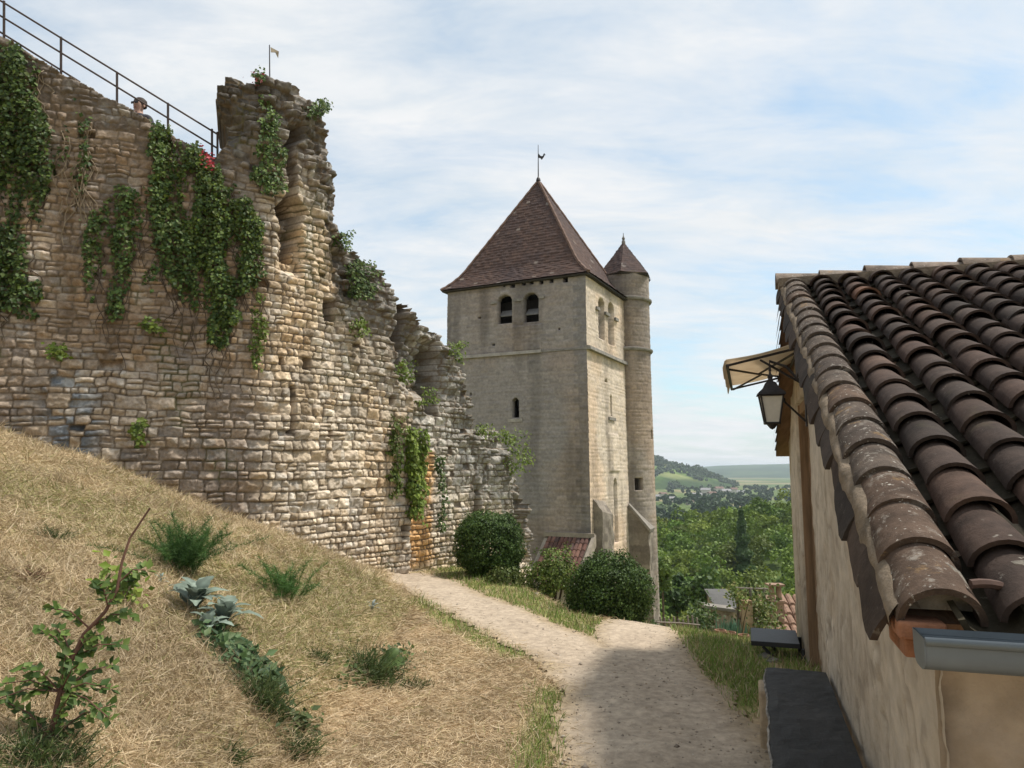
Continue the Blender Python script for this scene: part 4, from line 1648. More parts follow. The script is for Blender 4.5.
# the same along the rear slope
for j in range(12):
    s0 = j * .262
    if s0 > LB - .1:
        break
    hgt = .14
    A, B = np.meshgrid(np.linspace(0, 1, 5), np.linspace(0, 1, 4), indexing='ij')
    P = pb + SDB * (s0 + .33 * A)[..., None] + HQ * (.03 - .03 * B - .02 * A)[..., None] - SNB * (hgt * B)[..., None]
    ids = np.arange(20).reshape(5, 4)
    Q = np.stack([ids[:-1, :-1], ids[1:, :-1], ids[1:, 1:], ids[:-1, 1:]], -1).reshape(-1, 4)
    hung.add(P.reshape(-1, 3), Q, np.array([.06, .052, .05]))
hung.build('hung_verge_tiles', M_CANAL, roofo, False)

# mortar plugs closing the lower ends of the cover tiles
m = MB()
for i in range(0, 21):
    q = (.115 if i == 0 else .105) + PITCH * i
    r_ = .086 if i == 0 else .076
    a = np.linspace(0, math.pi, 11)
    for s_ in (.03,):
        o_ = E0 + SD * s_ + HQ * q + SN * (.005 if i == 0 else .02)
        f_ = [o_ + HQ * r_ * math.cos(x) + SN * r_ * .9 * math.sin(x) for x in a]
        b_ = [p + SD * .1 for p in f_]
        m.add(f_ + b_, [tuple(range(11))] + [(k, 11 + k, 12 + k, k + 1) for k in range(10)])
m.build('end_mortar', simple('grey_mortar', (.25, .22, .18), .95, scale=14, bumps=1, var=.4), roofo)
# ridge
rd = Tiles()
k = 0
q = -.02
while q < 4.6:
    L = .40
    c = mixc(np.array([.20, .16, .13]), np.array([.30, .25, .21]), rt.random())
    hz_ = rt.uniform(0, .025)
    rd.barrel(pb + HQ * q - HZ * (.035 - hz_), HQ + HZ * rt.normal(0, .012), -HT, HZ, L, .125, .11, .03, .012, c, th=.02, na=12, nl=5, flat=.85)
    q += .335
rd.build('ridge_tiles', M_VERGE, roofo)
m = MB()
m.box(pb + HQ * .0 - HT * .13 - HZ * .03, HT * .26, HQ * 4.55, HZ * .07)
m.build('mortar', M_MORT, roofo)

# gutter with its end cap, and the brick corner under the verge
M_ZINC = simple('zinc', (.13, .15, .165), .5, .35, scale=5, var=.12)
m = MB()
gc_ = EG - HT * .075 + HZ * .0
a = np.linspace(math.pi * .98, math.pi * 2.02, 15)
ro, ri = .056, .053
sq_ = lambda q: math.copysign(abs(q) ** .55, q)
prof_o = [gc_ + HT * (ro * sq_(math.cos(x))) + HZ * (ro * 1.05 * sq_(math.sin(x))) for x in a]
prof_i = [gc_ + HT * (ri * sq_(math.cos(x))) + HZ * (ri * 1.05 * sq_(math.sin(x))) for x in a]
q0, q1 = .045, 4.6
vs = [p + HQ * q0 for p in prof_o] + [p + HQ * q1 for p in prof_o] + [p + HQ * q0 for p in prof_i] + [p + HQ * q1 for p in prof_i]
n_ = len(a)
fs = []
for k in range(n_ - 1):
    fs += [(k, k + 1, n_ + k + 1, n_ + k), (2 * n_ + k, 3 * n_ + k, 3 * n_ + k + 1, 2 * n_ + k + 1)]
m.add(vs, fs)
fr = gc_ - HT * ro + HZ * .006
m.tube([fr + HQ * q0, fr + HQ * q1], .0095, 8)
br = gc_ + HT * ro
m.tube([br + HQ * q0, br + HQ * q1], .004, 6)
gut = m.build('gutter', M_ZINC, house, smooth=True)
m = MB()
cap_ = [p + HQ * (q0 - .003) for p in prof_o]
cap2 = [p + HQ * (q0 + .001) for p in prof_o]
m.add(cap_ + cap2, [tuple(range(n_)), tuple(range(2 * n_ - 1, n_ - 1, -1))] + [(k, n_ + k, n_ + k + 1, k + 1) for k in range(n_ - 1)])
m.build('end_cap', M_ZINC, gut)
M_BRICK = simple('orange_brick', (.25, .115, .065), .9, scale=9, bumps=.7, var=.4)
m = MB()
m.box(EG + HT * .05 + HQ * .035 - HZ * .07, HT * .2, HQ * .07, HZ * .045)
m.box(EG + HT * .015 + HQ * .02 - HZ * .022, HT * .2, HQ * .1, HZ * .04)
m.build('corner_brick', M_BRICK, house, bevel=.006)
m = MB()
m.hexa([EG + HT * .22 + HQ * .09 - HZ * .08, EG + HT * .36 + HQ * .17 - HZ * .11, EG + HT * .36 + HQ * 4.2 - HZ * .11, EG + HT * .22 + HQ * 4.2 - HZ * .08,
        EG + HT * .06 + HQ * .06 - HZ * .055, EG + HT * .36 + HQ * .06 + HZ * .08, EG + HT * .36 + HQ * 4.2 + HZ * .08, EG + HT * .06 + HQ * 4.2 - HZ * .055])
m.build('eave_cornice', simple('brown_render', (.27, .20, .13), .95, scale=6, bumps=.8, var=.35), house)
# a broken curved tile edge lying at the gutter
m = MB()
m.tube([EG + HQ * (.18 + .02 * k) - HT * .01 * math.sin(k * .6) + SD * .05 + HZ * (.085 - .0016 * k * k) + SD * .01 * k for k in range(7)] + [EG + HQ * .34 + SD * .06 + HZ * .028, EG + HQ * .5 + SD * .03 + HZ * .02], .011, 7)
m.build('loose_tile_edge', simple('brown_tile_edge', (.085, .05, .038), .8, .2, scale=20), roofo)

# ------------------------------------------------------------ awning
M_CANVAS, nt, b, out = newmat('cream_canvas')
cn = rampn(nt, noise(nt, 5, 6, .6), [(.3, (.70, .60, .47)), (.7, (.80, .71, .58))])
nt.links.new(cn, b.inputs['Base Color'])
b.inputs['Roughness'].default_value = .9
tl = nt.nodes.new('ShaderNodeBsdfTranslucent')
nt.links.new(cn, tl.inputs[0])
ms = nt.nodes.new('ShaderNodeMixShader')
ms.inputs[0].default_value = .5
nt.links.new(b.outputs[0], ms.inputs[1])
nt.links.new(tl.outputs[0], ms.inputs[2])
nt.links.new(ms.outputs[0], out.inputs[0])
awn = empty('door_awning', tuple(hp(4.9, QW, .95)), label='cream canvas awning on a thin iron frame, on the house wall above the door', cat='awning')
AT0, AT1, APJ = 4.3, 6.2, .60
Aa, Bb = np.meshgrid(np.linspace(0, 1, 19), np.linspace(0, 1.24, 20), indexing='ij')
B1 = np.minimum(Bb, 1)
B2 = np.maximum(Bb - 1, 0) / .24
scal = .55 + .45 * np.abs(np.sin(Aa * math.pi * 3.0))
tt = AT0 + (AT1 - AT0) * Aa
zz_ = 1.03 - .13 * B1 - .035 * np.sin(B1 * math.pi) * (1 - .4 * np.cos(Aa * 2 * math.pi)) - B2 * .12 * scal
qq = QW - .005 - APJ * B1 - B2 * .02
Pa = HB + HT * tt[..., None] + HQ * qq[..., None] + HZ * (zz_ - HB[2])[..., None]
ids = np.arange(Aa.size).reshape(Aa.shape)
Q = np.stack([ids[:-1, :-1], ids[1:, :-1], ids[1:, 1:], ids[:-1, 1:]], -1).reshape(-1, 4)
cl_ = npmesh('canvas', Pa.reshape(-1, 3), [Q], M_CANVAS, None, True, awn)
so_ = cl_.modifiers.new('solid', 'SOLIDIFY')
so_.thickness = .006
m = MB()


def aw(t, f, z=0):
    return hp(t, QW - APJ * f, 1.03 - .13 * f - .05 + z)


for t in (AT0 + .03, AT1 - .03):
    m.tube([aw(t, 0), aw(t, 1)], .011, 6)
m.tube([aw(AT0 + .02, .98), aw(AT1 - .02, .98)], .013, 6)
m.tube([aw(AT0 + .02, .06), aw(AT1 - .02, .06)], .013, 6)
m.tube([aw(AT0 + .1, .08, -.02), aw((AT0 + AT1) / 2, .55, -.02), aw(AT0 + .15, .95, -.02)], .010, 6)
m.tube([aw(AT1 - .1, .08, -.02), aw((AT0 + AT1) / 2, .5, -.03), aw(AT1 - .15, .95, -.02)], .010, 6)
m.tube([aw(AT0 + .03, .02, -.3), aw(AT0 + .03, .55, -.02)], .010, 6)
m.build('frame', M_IRON, awn)

# ------------------------------------------------------------ lantern
LC = hp(4.3, -.10, .50)
lan = empty('wall_lantern', tuple(LC), label='black iron wall lantern with frosted panes hanging under the awning', cat='lantern')
M_GLASS = simple('frosted_pane', (.55, .52, .46), .35, scale=12, var=.08)
m = MB()
lx = np.array([.97, -.24, 0])
ly = np.array([.24, .97, 0])
h0, h1, wb, wt = -.13, .09, .052, .085
cs_ = [(-1, -1), (1, -1), (1, 1), (-1, 1)]
for a_, b_ in cs_:
    m.tube([LC + lx * wb * a_ + ly * wb * b_ + HZ * h0, LC + lx * wt * a_ + ly * wt * b_ + HZ * h1], .007, 6)
for h, w__ in ((h0, wb), (h1, wt)):
    for (a_, b_), (c_, d_) in zip(cs_, cs_[1:] + cs_[:1]):
        m.tube([LC + lx * w__ * a_ + ly * w__ * b_ + HZ * h, LC + lx * w__ * c_ + ly * w__ * d_ + HZ * h], .009, 6)
m.lathe(LC, [(.15, h1 + .005), (.14, h1 + .025), (.085, h1 + .06), (.055, h1 + .105), (.03, h1 + .115), (.022, h1 + .14), (.03, h1 + .155), (.012, h1 + .18), (.006, h1 + .21)], 4, X=(lx * .7 + ly * .7), Y=(ly * .7 - lx * .7))
m.lathe(LC, [(.001, h0 - .05), (.02, h0 - .04), (.045, h0 - .01), (.07, h0)], 8)
m.build('frame', M_IRON, lan)
m = MB()
i_ = .92
pts = [LC + lx * wb * i_ * a_ + ly * wb * i_ * b_ + HZ * (h0 + .004) for a_, b_ in cs_] + [LC + lx * wt * i_ * a_ + ly * wt * i_ * b_ + HZ * (h1 - .004) for a_, b_ in cs_]
m.hexa(pts)
m.build('glass', M_GLASS, lan)
m = MB()
tp = LC + HZ * (h1 + .2)
wl = hp(4.3, QW - .01, .47 + h1 + .1)
m.tube([wl, wl + (tp - wl) * np.array([.5, .5, 0]) + HZ * .16, tp + HZ * .08, tp], .012, 7)
m.tube([wl - HZ * .28, wl - HZ * .12 - HQ * .15, LC + HQ * .1 + HZ * (h1 - .02)], .009, 6)
m.box(wl - HT * .03 - HZ * .32, HT * .06, HQ * .012, HZ * .42)
m.build('bracket', M_IRON, lan)

# ------------------------------------------------------------ slate bench along the wall
M_SLATE, nt, b, out = newmat('black_slate')
n0 = noise(nt, 3, 7, .65)
nt.links.new(rampn(nt, n0, [(.3, (.011, .011, .0115)), (.55, (.02, .0195, .0195)), (.72, (.038, .036, .034))]), b.inputs['Base Color'])
sc1 = rampn(nt, noise(nt, 24, 7, .7), [(.56, (0, 0, 0)), (.66, (.5, .5, .5))])
sc2 = rampn(nt, noise(nt, 2.2, 5, .6), [(.45, (.1, .1, .1)), (.65, (1, 1, 1))])
lk_ = b.inputs['Base Color'].links[0].from_socket
nt.links.new(mixn(nt, mixn(nt, 1.0, sc1, sc2, 'MULTIPLY'), lk_, (.11, .105, .095)), b.inputs['Base Color'])
b.inputs['Roughness'].default_value = .62
b.inputs['Specular IOR Level'].default_value = .3
bump(nt, b, noise(nt, 9, 9, .75), .9, .02)
bench = empty('slate_bench', tuple(hp(2.0, -.1, -1.8)), label='long black slate bench with chipped pale edge along the house wall', cat='bench')
tq = np.linspace(.5, 3.38, 120)
m = MB()
qa = -.245 + .012 * (fbm(tq * 9, tq * 0, 4, 131) - .5) * 2 + .02 * (fbm(tq * 2, tq * 0, 2, 132) - .5)
zt_ = -1.285 + .012 * (fbm(tq * 1.5, tq * 0, 2, 133) - .5)
vs, fs = [], []
for i, t in enumerate(tq):
    vs += [hp(t, qa[i] + .012, zt_[i] - .06), hp(t, qa[i], zt_[i] - .012), hp(t, qa[i] + .014, zt_[i])] + [hp(t, qa[i] + .014 + (QW - .03 - qa[i] - .014) * w_i / 8, zt_[i] + .003 + .010 * (float(vn(t * 7, w_i * .9, 4)) - .5) + .006 * (float(vn(t * 19, w_i * 2.3, 6)) - .5)) for w_i in range(1, 9)] + [hp(t, QW - .03, zt_[i] - .06)]
for i in range(len(tq) - 1):
    for k in range(12):
        fs.append((i * 12 + k, i * 12 + (k + 1) % 12, i * 12 + 12 + (k + 1) % 12, i * 12 + 12 + k))
fs += [tuple(range(12)), tuple((len(tq) - 1) * 12 + k for k in range(12))[::-1]]
m.add(vs, fs)
slab = m.build('seat', M_SLATE, bench)
m = MB()
vs, fs = [], []
for i, t in enumerate(tq):
    vs += [hp(t, qa[i] + .009, zt_[i] - .055), hp(t, qa[i] - .003, zt_[i] - .014), hp(t, qa[i] + .006, zt_[i] - .002 - .004 * vn(t * 30, 0, 3)), hp(t, qa[i] + .02, zt_[i] - .05)]
for i in range(len(tq) - 1):
    for k in range(3):
        fs.append((i * 4 + k, i * 4 + k + 1, i * 4 + 5 + k, i * 4 + 4 + k))
m.add(vs, fs)
m.build('chipped_edge', simple('chipped_slate', (.20, .185, .165), .9, scale=16, var=.8, bumps=.5), slab)
M_BLOCK = simple('tan_block', (.36, .28, .19), .95, scale=6, bumps=.8, var=.3)
for t in (3.08, .75):
    m = MB()
    g = tz(*hp(t, -.1, 0)[:2]) - .1
    m.box(hp(t, -.285, g), HT * .26, HQ * .38, HZ * (-1.35 - g))
    m.build('support', M_BLOCK, bench, bevel=.015)

# ------------------------------------------------------------ black wall table further on
tab = empty('wall_table', tuple(hp(6.2, -.1, -2.3)), label='small black folding table on brackets at the far house corner', cat='table')
M_BLACK = simple('black_wood', (.03, .03, .032), .55, scale=6, bumps=.2)
m = MB()
m.box(hp(5.75, -.33, -1.68), HT * .62, HQ * .44, HZ * .045)
m.build('tabletop', M_BLACK, tab, bevel=.004)
m = MB()
for t in (5.8, 6.32):
    m.tube([hp(t, -.22, -1.69), hp(t, QW - .02, -2.1)], .017, 6)
    m.tube([hp(t, QW - .02, -1.69), hp(t, QW - .02, -2.55)], .02, 6)
m.build('bracket', M_BLACK, tab)
# ------------------------------------------------------------ leaves
def unit(a):
    return a / (np.linalg.norm(a, axis=-1, keepdims=True) + 1e-9)


def leaf_quads(P, nrm, down, size, col, wide=.8):
    """P stalk end, nrm facing, down pointing direction; folded kite leaf of two quads"""
    n = len(P)
    side = unit(np.cross(nrm, down))
    down = unit(np.cross(side, nrm))
    s = np.broadcast_to(np.asarray(size, float), (n,))[:, None]
    mid = P + down * s * .45 - nrm * s * .10
    tip = P + down * s
    l = P + down * s * .4 + side * s * .5 * wide + nrm * s * .06
    r = P + down * s * .4 - side * s * .5 * wide + nrm * s * .06
    V = np.stack([P, l, tip, r, mid], 1).reshape(-1, 3)
    b = np.arange(n)[:, None] * 5
    F = np.concatenate([b + np.array([0, 4, 2, 1]), b + np.array([0, 3, 2, 4])])
    return V, F, np.repeat(col, 5, axis=0)


def in_poly(x, y, poly):
    c = np.zeros(len(x), bool)
    for (x0, y0), (x1, y1) in zip(poly, poly[1:] + poly[:1]):
        m = (y0 > y) != (y1 > y)
        c ^= m & (x < (x1 - x0) * (y - y0) / ((y1 - y0) if y1 != y0 else 1e-9) + x0)
    return c


def whit_many(px, py):
    u = (px - 512) / FPX
    v = (py - 384) / FPX
    ry = CT + v * ST
    rz = ST - v * CT
    s = np.interp(u / ry, _bear, _sg)
    X_, Y_ = wpos(s)
    return s, rz * Y_ / ry


def wall_h(s, z):
    i = np.clip(((s - sA) / RES).astype(int), 0, S.shape[0] - 1)
    j = np.clip(((z + 4.2) / RES).astype(int), 0, S.shape[1] - 1)
    return H[i, j]


IVY_DARK = np.array([(.035, .062, .016), (.05, .08, .02), (.03, .05, .016), (.085, .12, .03), (.06, .075, .022)]) * 1.2
IVY_LITE = np.array([(.13, .19, .025), (.17, .23, .03), (.10, .15, .025), (.20, .25, .045)])


def wall_plant(name, label, cat, poly, n, size, pal, bulge=.10, clump=2.2, thr=.42, group=None, stems=0, droop=1.0, stemcol=None):
    poly = [tuple(map(float, p)) for p in poly]
    P_ = np.array(poly)
    x = RNG.uniform(P_[:, 0].min(), P_[:, 0].max(), n * 5)
    y = RNG.uniform(P_[:, 1].min(), P_[:, 1].max(), n * 5)
    # ragged outline
    jx = x + 9 * (fbm(y / 9, x / 14, 2, 7) - .5) * 2
    jy = y + 12 * (fbm(x / 5, y / 20, 2, 8) - .5) * 2
    ok = in_poly(jx, jy, poly)
    x, y = x[ok], y[ok]
    s, z = whit_many(x, y)
    f = fbm(s * clump * 1.6, z * clump * .42, 3, len(poly) + 3)
    ok = RNG.random(len(s)) < ss(thr - .12, thr + .12, f)
    s, z, f = s[ok][:n], z[ok][:n], f[ok][:n]
    k = len(s)
    if k == 0:
        return None
    h = wall_h(s, z)
    h = np.maximum(h, -.05)
    off = h + .015 + bulge * RNG.random(k) ** 1.3 * ss(thr - .1, thr + .35, f) * 2
    P = wpt(s, z, 0)
    nx, ny = wnrm(s)
    nr = np.stack([nx, ny, 0 * nx], -1)
    P = P + nr * off[:, None]
    nn = unit(nr + RNG.normal(0, .45, (k, 3)) + np.array([0, 0, .45]))
    dn = np.stack([RNG.normal(0, .5, k), RNG.normal(0, .5, k), -np.ones(k) * droop], -1)
    c = pick(pal, k, .22)
    V, F, C = leaf_quads(P, nn, dn, size * RNG.uniform(.6, 1.3, k), c)
    c0 = P.mean(0)
    root = empty(name, (P[:, 0].mean(), P[:, 1].mean(), P[:, 2].min()), label=label, cat=cat)
    if group:
        root['group'] = group
    npmesh('foliage', V, [F], M_LEAF, C, False, root)
    if stems > 8:
        m = MB()
        for _ in range(stems):
            i = RNG.integers(0, k)
            s_, z_ = s[i], z[i]
            pts = []
            ln = RNG.uniform(.3, 1.1)
            for q in range(7):
                ss_ = s_ + .06 * math.sin(q * 1.3 + i) + .03 * q * math.sin(i)
                zz2 = z_ - ln * q / 6
                pts.append(wpt(np.array([ss_]), np.array([zz2]), max(-.05, float(wall_h(np.array([ss_]), np.array([zz2]))[0])) + .03)[0])
            m.tube(pts, [.007] * 6 + [.003], 4)
        m.build('stems', M_BARK if stemcol is None else stemcol, root)
    return root


M_DRYSTEM = simple('dry_stem', (.23, .18, .12), .9, scale=20)
wall_plant('ivy', 'broad dark ivy mass covering the wall at the left edge of the picture', 'ivy',
           [(-60, 0), (0, 44), (22, 56), (34, 88), (50, 130), (54, 175), (46, 215), (52, 245), (42, 300), (30, 318), (0, 305), (-60, 280)], 8500, .062, np.concatenate([IVY_DARK, IVY_DARK * 1.35, IVY_LITE[:1] * .6]), .12, 2.0, .35, stems=30)
wall_plant('ivy', 'thin ivy with dry hanging stems right of the big ivy mass', 'ivy',
           [(28, 58), (55, 78), (88, 120), (92, 170), (80, 195), (62, 200), (52, 150), (36, 100)], 480, .06, IVY_DARK * 1.2, .1, 2.4, .50, stems=40, stemcol=M_DRYSTEM)
wall_plant('ivy', 'scattered ivy strands between the big ivy and the hanging curtain', 'ivy',
           [(80, 225), (105, 195), (125, 185), (165, 190), (160, 270), (140, 300), (118, 325), (92, 305)], 1500, .06, IVY_DARK * 1.6, .08, 3.0, .42, stems=20)
wall_plant('ivy', 'large dark ivy curtain hanging down the wall beside the ruined stump', 'ivy',
           [(148, 122), (172, 136), (200, 152), (222, 172), (240, 195), (264, 235), (264, 272), (246, 292), (236, 315), (228, 340), (219, 352), (209, 338), (200, 296), (190, 262), (176, 225), (160, 205), (150, 165)], 8000, .055, np.concatenate([IVY_DARK * 1.3, IVY_DARK * 1.6, IVY_LITE[:2] * .75]), .10, 3.0, .385, stems=60)
wall_plant('ivy', 'broken ivy streaks along the left side of the dark ivy curtain', 'ivy',
           [(150, 165), (165, 200), (185, 235), (200, 290), (196, 310), (176, 290), (160, 262), (150, 230)], 1100, .06, IVY_DARK * 1.5, .08, 2.8, .40, stems=18)
wall_plant('ivy', 'sparse ivy strand dangling below the dark ivy curtain', 'ivy',
           [(246, 290), (262, 300), (268, 340), (262, 372), (250, 365), (248, 325)], 260, .055, IVY_LITE * .75, .06, 3.2, .44, stems=6)
wall_plant('ivy', 'narrow green ivy climbing the face of the ruined stump', 'ivy',
           [(262, 94), (275, 94), (277, 140), (284, 165), (280, 195), (258, 195), (250, 165), (262, 140)], 900, .058, IVY_DARK * 1.7, .10, 2.6, .34, stems=8)
wall_plant('creeper', 'bright green leafy creeper hanging over the lower wall beside orange stone', 'creeper',
           [(406, 425), (424, 428), (424, 470), (417, 500), (414, 525), (409, 522), (404, 495), (404, 460)], 1700, .075, IVY_LITE, .14, 2.2, .2, stems=4)
wall_plant('creeper', 'narrow darker creeper strip left of the bright green creeper', 'creeper',
           [(386, 412), (400, 415), (401, 468), (394, 500), (387, 470)], 480, .065, IVY_LITE * .6, .10, 2.6, .36, stems=3)
wall_plant('creeper', 'thin dark green strand hanging right of the orange stone', 'creeper',
           [(435, 455), (444, 460), (444, 530), (437, 525)], 330, .065, IVY_DARK * 1.3, .07, 2.6, .3)
for lab, cx, cy, rx, ry, n, pal_ in (
        ('bushy green plant growing from the wall top right of the stump', 358, 281, 15, 20, 520, IVY_DARK * 1.3),
        ('small tuft of leaves on the wall shoulder below the stump', 341, 243, 8, 10, 130, IVY_DARK * 1.6),
        ('small green plant rooted in the wall beside the dark square hole', 352, 328, 8, 9, 110, IVY_LITE * .8),
        ('green weed in the dark notch of the lower wall', 400, 372, 8, 11, 170, IVY_LITE * .8),
        ('green weed low in the notch right beside the step of the lower wall', 424, 396, 7, 9, 130, IVY_LITE * .8),
        ('pale green tuft on the lower wall top against the tower', 455, 353, 8, 12, 170, IVY_LITE * .8),
        ('green tuft on the low wall top before the end of the wall', 478, 432, 7, 8, 120, IVY_LITE * .8),
        ('green plant trailing over the ragged end of the lower wall', 516, 452, 12, 24, 420, IVY_LITE * .75),
        ('green tuft on the rounded top near the end of the wall', 500, 436, 9, 8, 130, IVY_LITE * .8),
        ('little weed in the wall low on the left above the grass bank', 62, 352, 12, 9, 90, IVY_LITE * .8),
        ('small weed at the foot of the wall between large stones', 140, 434, 8, 16, 120, IVY_LITE * .7),
        ('small weed in the wall between ivy strands and curtain', 152, 326, 14, 8, 90, IVY_LITE * .7),
        ('small tuft on the flat top of the ruined stump', 255, 80, 9, 5, 60, IVY_DARK * 1.6),
        ('dark tuft sticking out of the right shoulder of the stump', 312, 112, 12, 9, 190, IVY_DARK * 1.5)):
    th_ = np.linspace(0, 2 * np.pi, 12, endpoint=False)
    wall_plant('wall_weed', lab, 'weed', [(cx + rx * math.cos(t), cy + ry * math.sin(t)) for t in th_], n, .065, pal_, .16, 2.5, .18, group='weeds growing on the rampart', droop=.2)
wall_plant('red_valerian', 'red flowering plant at the top of the dark ivy curtain', 'flower',
           [(204, 158), (214, 160), (217, 174), (209, 178), (203, 170)], 60, .05, np.array([(.35, .03, .04), (.42, .05, .06), (.25, .02, .03)]), .3, 2, .05, droop=.2)
wall_plant('red_valerian', 'dull red flowers on the flat top of the ruined stump', 'flower',
           [(240, 83), (262, 81), (264, 89), (244, 90)], 22, .045, np.array([(.22, .05, .05), (.28, .07, .06)]), .2, 2, .05, droop=.2)


# ------------------------------------------------------------ clipped bushes and shrubs
def leaf_ball(name, label, cat, c, rx, ry, rz_, n, size, pal, lump=.16, flat=.0, shell=.55, group=None, stem=True, sq=1.0, open_=0):
    c = np.asarray(c, float)
    d = unit(RNG.normal(size=(n, 3)))
    if sq != 1:
        d = np.sign(d) * np.abs(d) ** sq
        d /= np.maximum(np.linalg.norm(d, axis=1, keepdims=True) ** .55, .3)
    rad = shell + (1 - shell) * RNG.random(n) ** .5
    rad = np.where(RNG.random(n) < .035, rad + .16 * RNG.random(n), rad)
    l = 1 + lump * (fbm(d[:, 0] * 2.4 + c[0], d[:, 1] * 2.4 + d[:, 2] * 2.9, 3, 17) - .5) * 2
    l = l + lump * .6 * (fbm(d[:, 0] * 7 + 4, d[:, 2] * 7 + d[:, 1] * 5, 2, 19) - .5) * 2
    P = c + d * (rad * l)[:, None] * np.array([rx, ry, rz_])
    ok = P[:, 2] > c[2] - rz_ * .98
    if open_:
        ok &= fbm(P[:, 0] / rx * 2.4, P[:, 2] / rz_ * 2.4 + P[:, 1], 2, 29) > open_
    P, d = P[ok], d[ok]
    k = len(P)
    nn = unit(d + RNG.normal(0, .55, (k, 3)))
    dn = RNG.normal(size=(k, 3)) + np.array([0, 0, .5])
    cl = fbm(P[:, 0] * 3 / rx, P[:, 2] * 3 / rz_ + P[:, 1], 3, 33)
    col = pick(pal, k, .25) * (.7 + .6 * cl)[:, None]
    V, F, C = leaf_quads(P, nn, dn, size * RNG.uniform(.6, 1.3, k), col, .7)
    g = tz(c[0], c[1])
    root = empty(name, (c[0], c[1], min(g, c[2] - rz_)), label=label, cat=cat)
    if group:
        root['group'] = group
    npmesh('foliage', V, [F], M_LEAF, C, False, root)
    if stem:
        m = MB()
        for q in range(5):
            a = q * 1.26
            m.tube([c + np.array([.06 * math.cos(a), .06 * math.sin(a), min(g, c[2] - rz_) - c[2] - .05]), c + np.array([rx * .3 * math.cos(a), ry * .3 * math.sin(a), -rz_ * .3]), c + np.array([rx * .55 * math.cos(a), ry * .55 * math.sin(a), rz_ * .4])],
                   [.03 * rx + .008, .022 * rx + .006, .008 * rx], 5)
        m.build('stems', M_BARK, root)
    return root


BUSH = np.array([(.032, .06, .014), (.045, .08, .018), (.06, .10, .022), (.026, .048, .013), (.08, .125, .03)]) * 1.25


def px_ball(px, py, wpx, hpx, y):
    c = at_depth(px, py, y)
    k = y / FPX
    return c, wpx * .5 * k, hpx * .5 * k


c, a, b = px_ball(490.5, 545, 70, 63, 13.2)
leaf_ball('clipped_bush', 'big dark rounded clipped bush against the lower rampart wall', 'bush', c, a * 1.03, a * .95, b * 1.06, 30000, .040, BUSH, .19, sq=.8, shell=.45, group='clipped bushes beside the path')
c, a, b = px_ball(610, 594, 80, 76, 10.3)
leaf_ball('clipped_bush', 'dark dome shaped clipped bush below the tower where the path forks', 'bush', c, a * 1.03, a * .95, b * 1.05, 30000, .034, BUSH, .18, sq=.85, shell=.45, group='clipped bushes beside the path')
c, a, b = px_ball(506, 581, 40, 27, 12.2)
leaf_ball('low_shrub', 'low olive green shrub in front of the big clipped bush', 'shrub', c, a, a * .8, b, 2200, .05, np.array([(.08, .11, .025), (.11, .14, .035), (.06, .085, .02), (.14, .15, .05)]), .25, shell=.3)
c, a, b = px_ball(553, 578, 58, 62, 12.6)
leaf_ball('light_shrub', 'light green loose shrub between the two clipped bushes', 'shrub', c, a, a * .8, b, 6000, .045, np.array([(.10, .15, .03), (.14, .19, .04), (.18, .22, .06), (.07, .11, .025)]), .35, shell=.2, open_=.36)
c, a, b = px_ball(530, 590, 30, 40, 13.0)
leaf_ball('grey_shrub', 'thin grey green shrub beside the big clipped bush', 'shrub', c, a, a, b, 700, .05, np.array([(.10, .12, .05), (.13, .14, .07)]), .3, shell=.1, open_=.4)


# ------------------------------------------------------------ plants on the bank
def stem_from(pts, r0, r1, m, n=6):
    m.tube(pts, list(np.linspace(r0, r1, len(pts))), n)


def ground_px(px, py):
    return on_ground(px, py)


# rose briar at lower left
b0 = ground_px(48, 752)
yb = b0[1]
SP_PX = [(48, 752), (58, 700), (68, 668), (84, 634), (105, 612), (117, 590), (122, 562), (130, 538), (150, 508)]
sp_ = np.array([at_depth(x, y, yb + .02 * i) for i, (x, y) in enumerate(SP_PX)])
sp_[0] = b0
bri = empty('rose_briar', tuple(b0), label='tall young briar with a bent reddish brown stem and green leaves at lower left', cat='briar')
m = MB()
stem_from(sp_, .011, .004, m)
side_st = []
for i0, dx, dy in ((1, -.24, .04), (1, .22, .02), (2, -.22, .10), (2, .18, .05), (1, -.12, .12), (1, .13, .14), (3, -.12, .10), (3, .13, .04), (4, .05, .10), (1, .26, -.08), (0, -.16, .06), (0, .18, .10), (5, .1, .05), (4, -.03, .1), (0, -.2, .14), (0, .12, .2), (1, -.2, .0), (1, .16, .08), (2, -.1, .12), (2, .1, .1), (0, .05, .22), (1, .02, .15)):
    p0 = sp_[i0] * .75 + sp_[i0 + 1] * .25
    p1 = p0 + np.array([dx, random.uniform(-.12, .12), dy])
    side_st.append((p0, (p0 + p1) / 2 + np.array([0, 0, .03]), p1))
    stem_from(side_st[-1], .004, .002, m, 5)
m.build('stem', simple('briar_stem', (.12, .06, .04), .7, scale=20), bri)
Pl, Nl, Dl = [], [], []
for p0, pm, p1 in side_st:
    for f in np.linspace(.15, 1, 9):
        p = p0 * (1 - f) ** 2 + pm * 2 * f * (1 - f) + p1 * f * f
        for s_ in (-1, 1):
            Pl.append(p + RNG.normal(0, .004, 3))
            Nl.append(unit(np.array([.2, -.5, .8]) + RNG.normal(0, .35, 3)))
            ax = unit(p1 - p0)
            Dl.append(ax * .6 + s_ * np.array([-ax[2], .3, ax[0]]) * .9 + RNG.normal(0, .2, 3))
k = len(Pl)
V, F, C = leaf_quads(np.array(Pl), np.array(Nl), np.array(Dl), RNG.uniform(.03, .055, k), pick(np.array([(.07, .12, .025), (.10, .155, .03), (.05, .09, .022), (.14, .20, .045)]), k), .75)
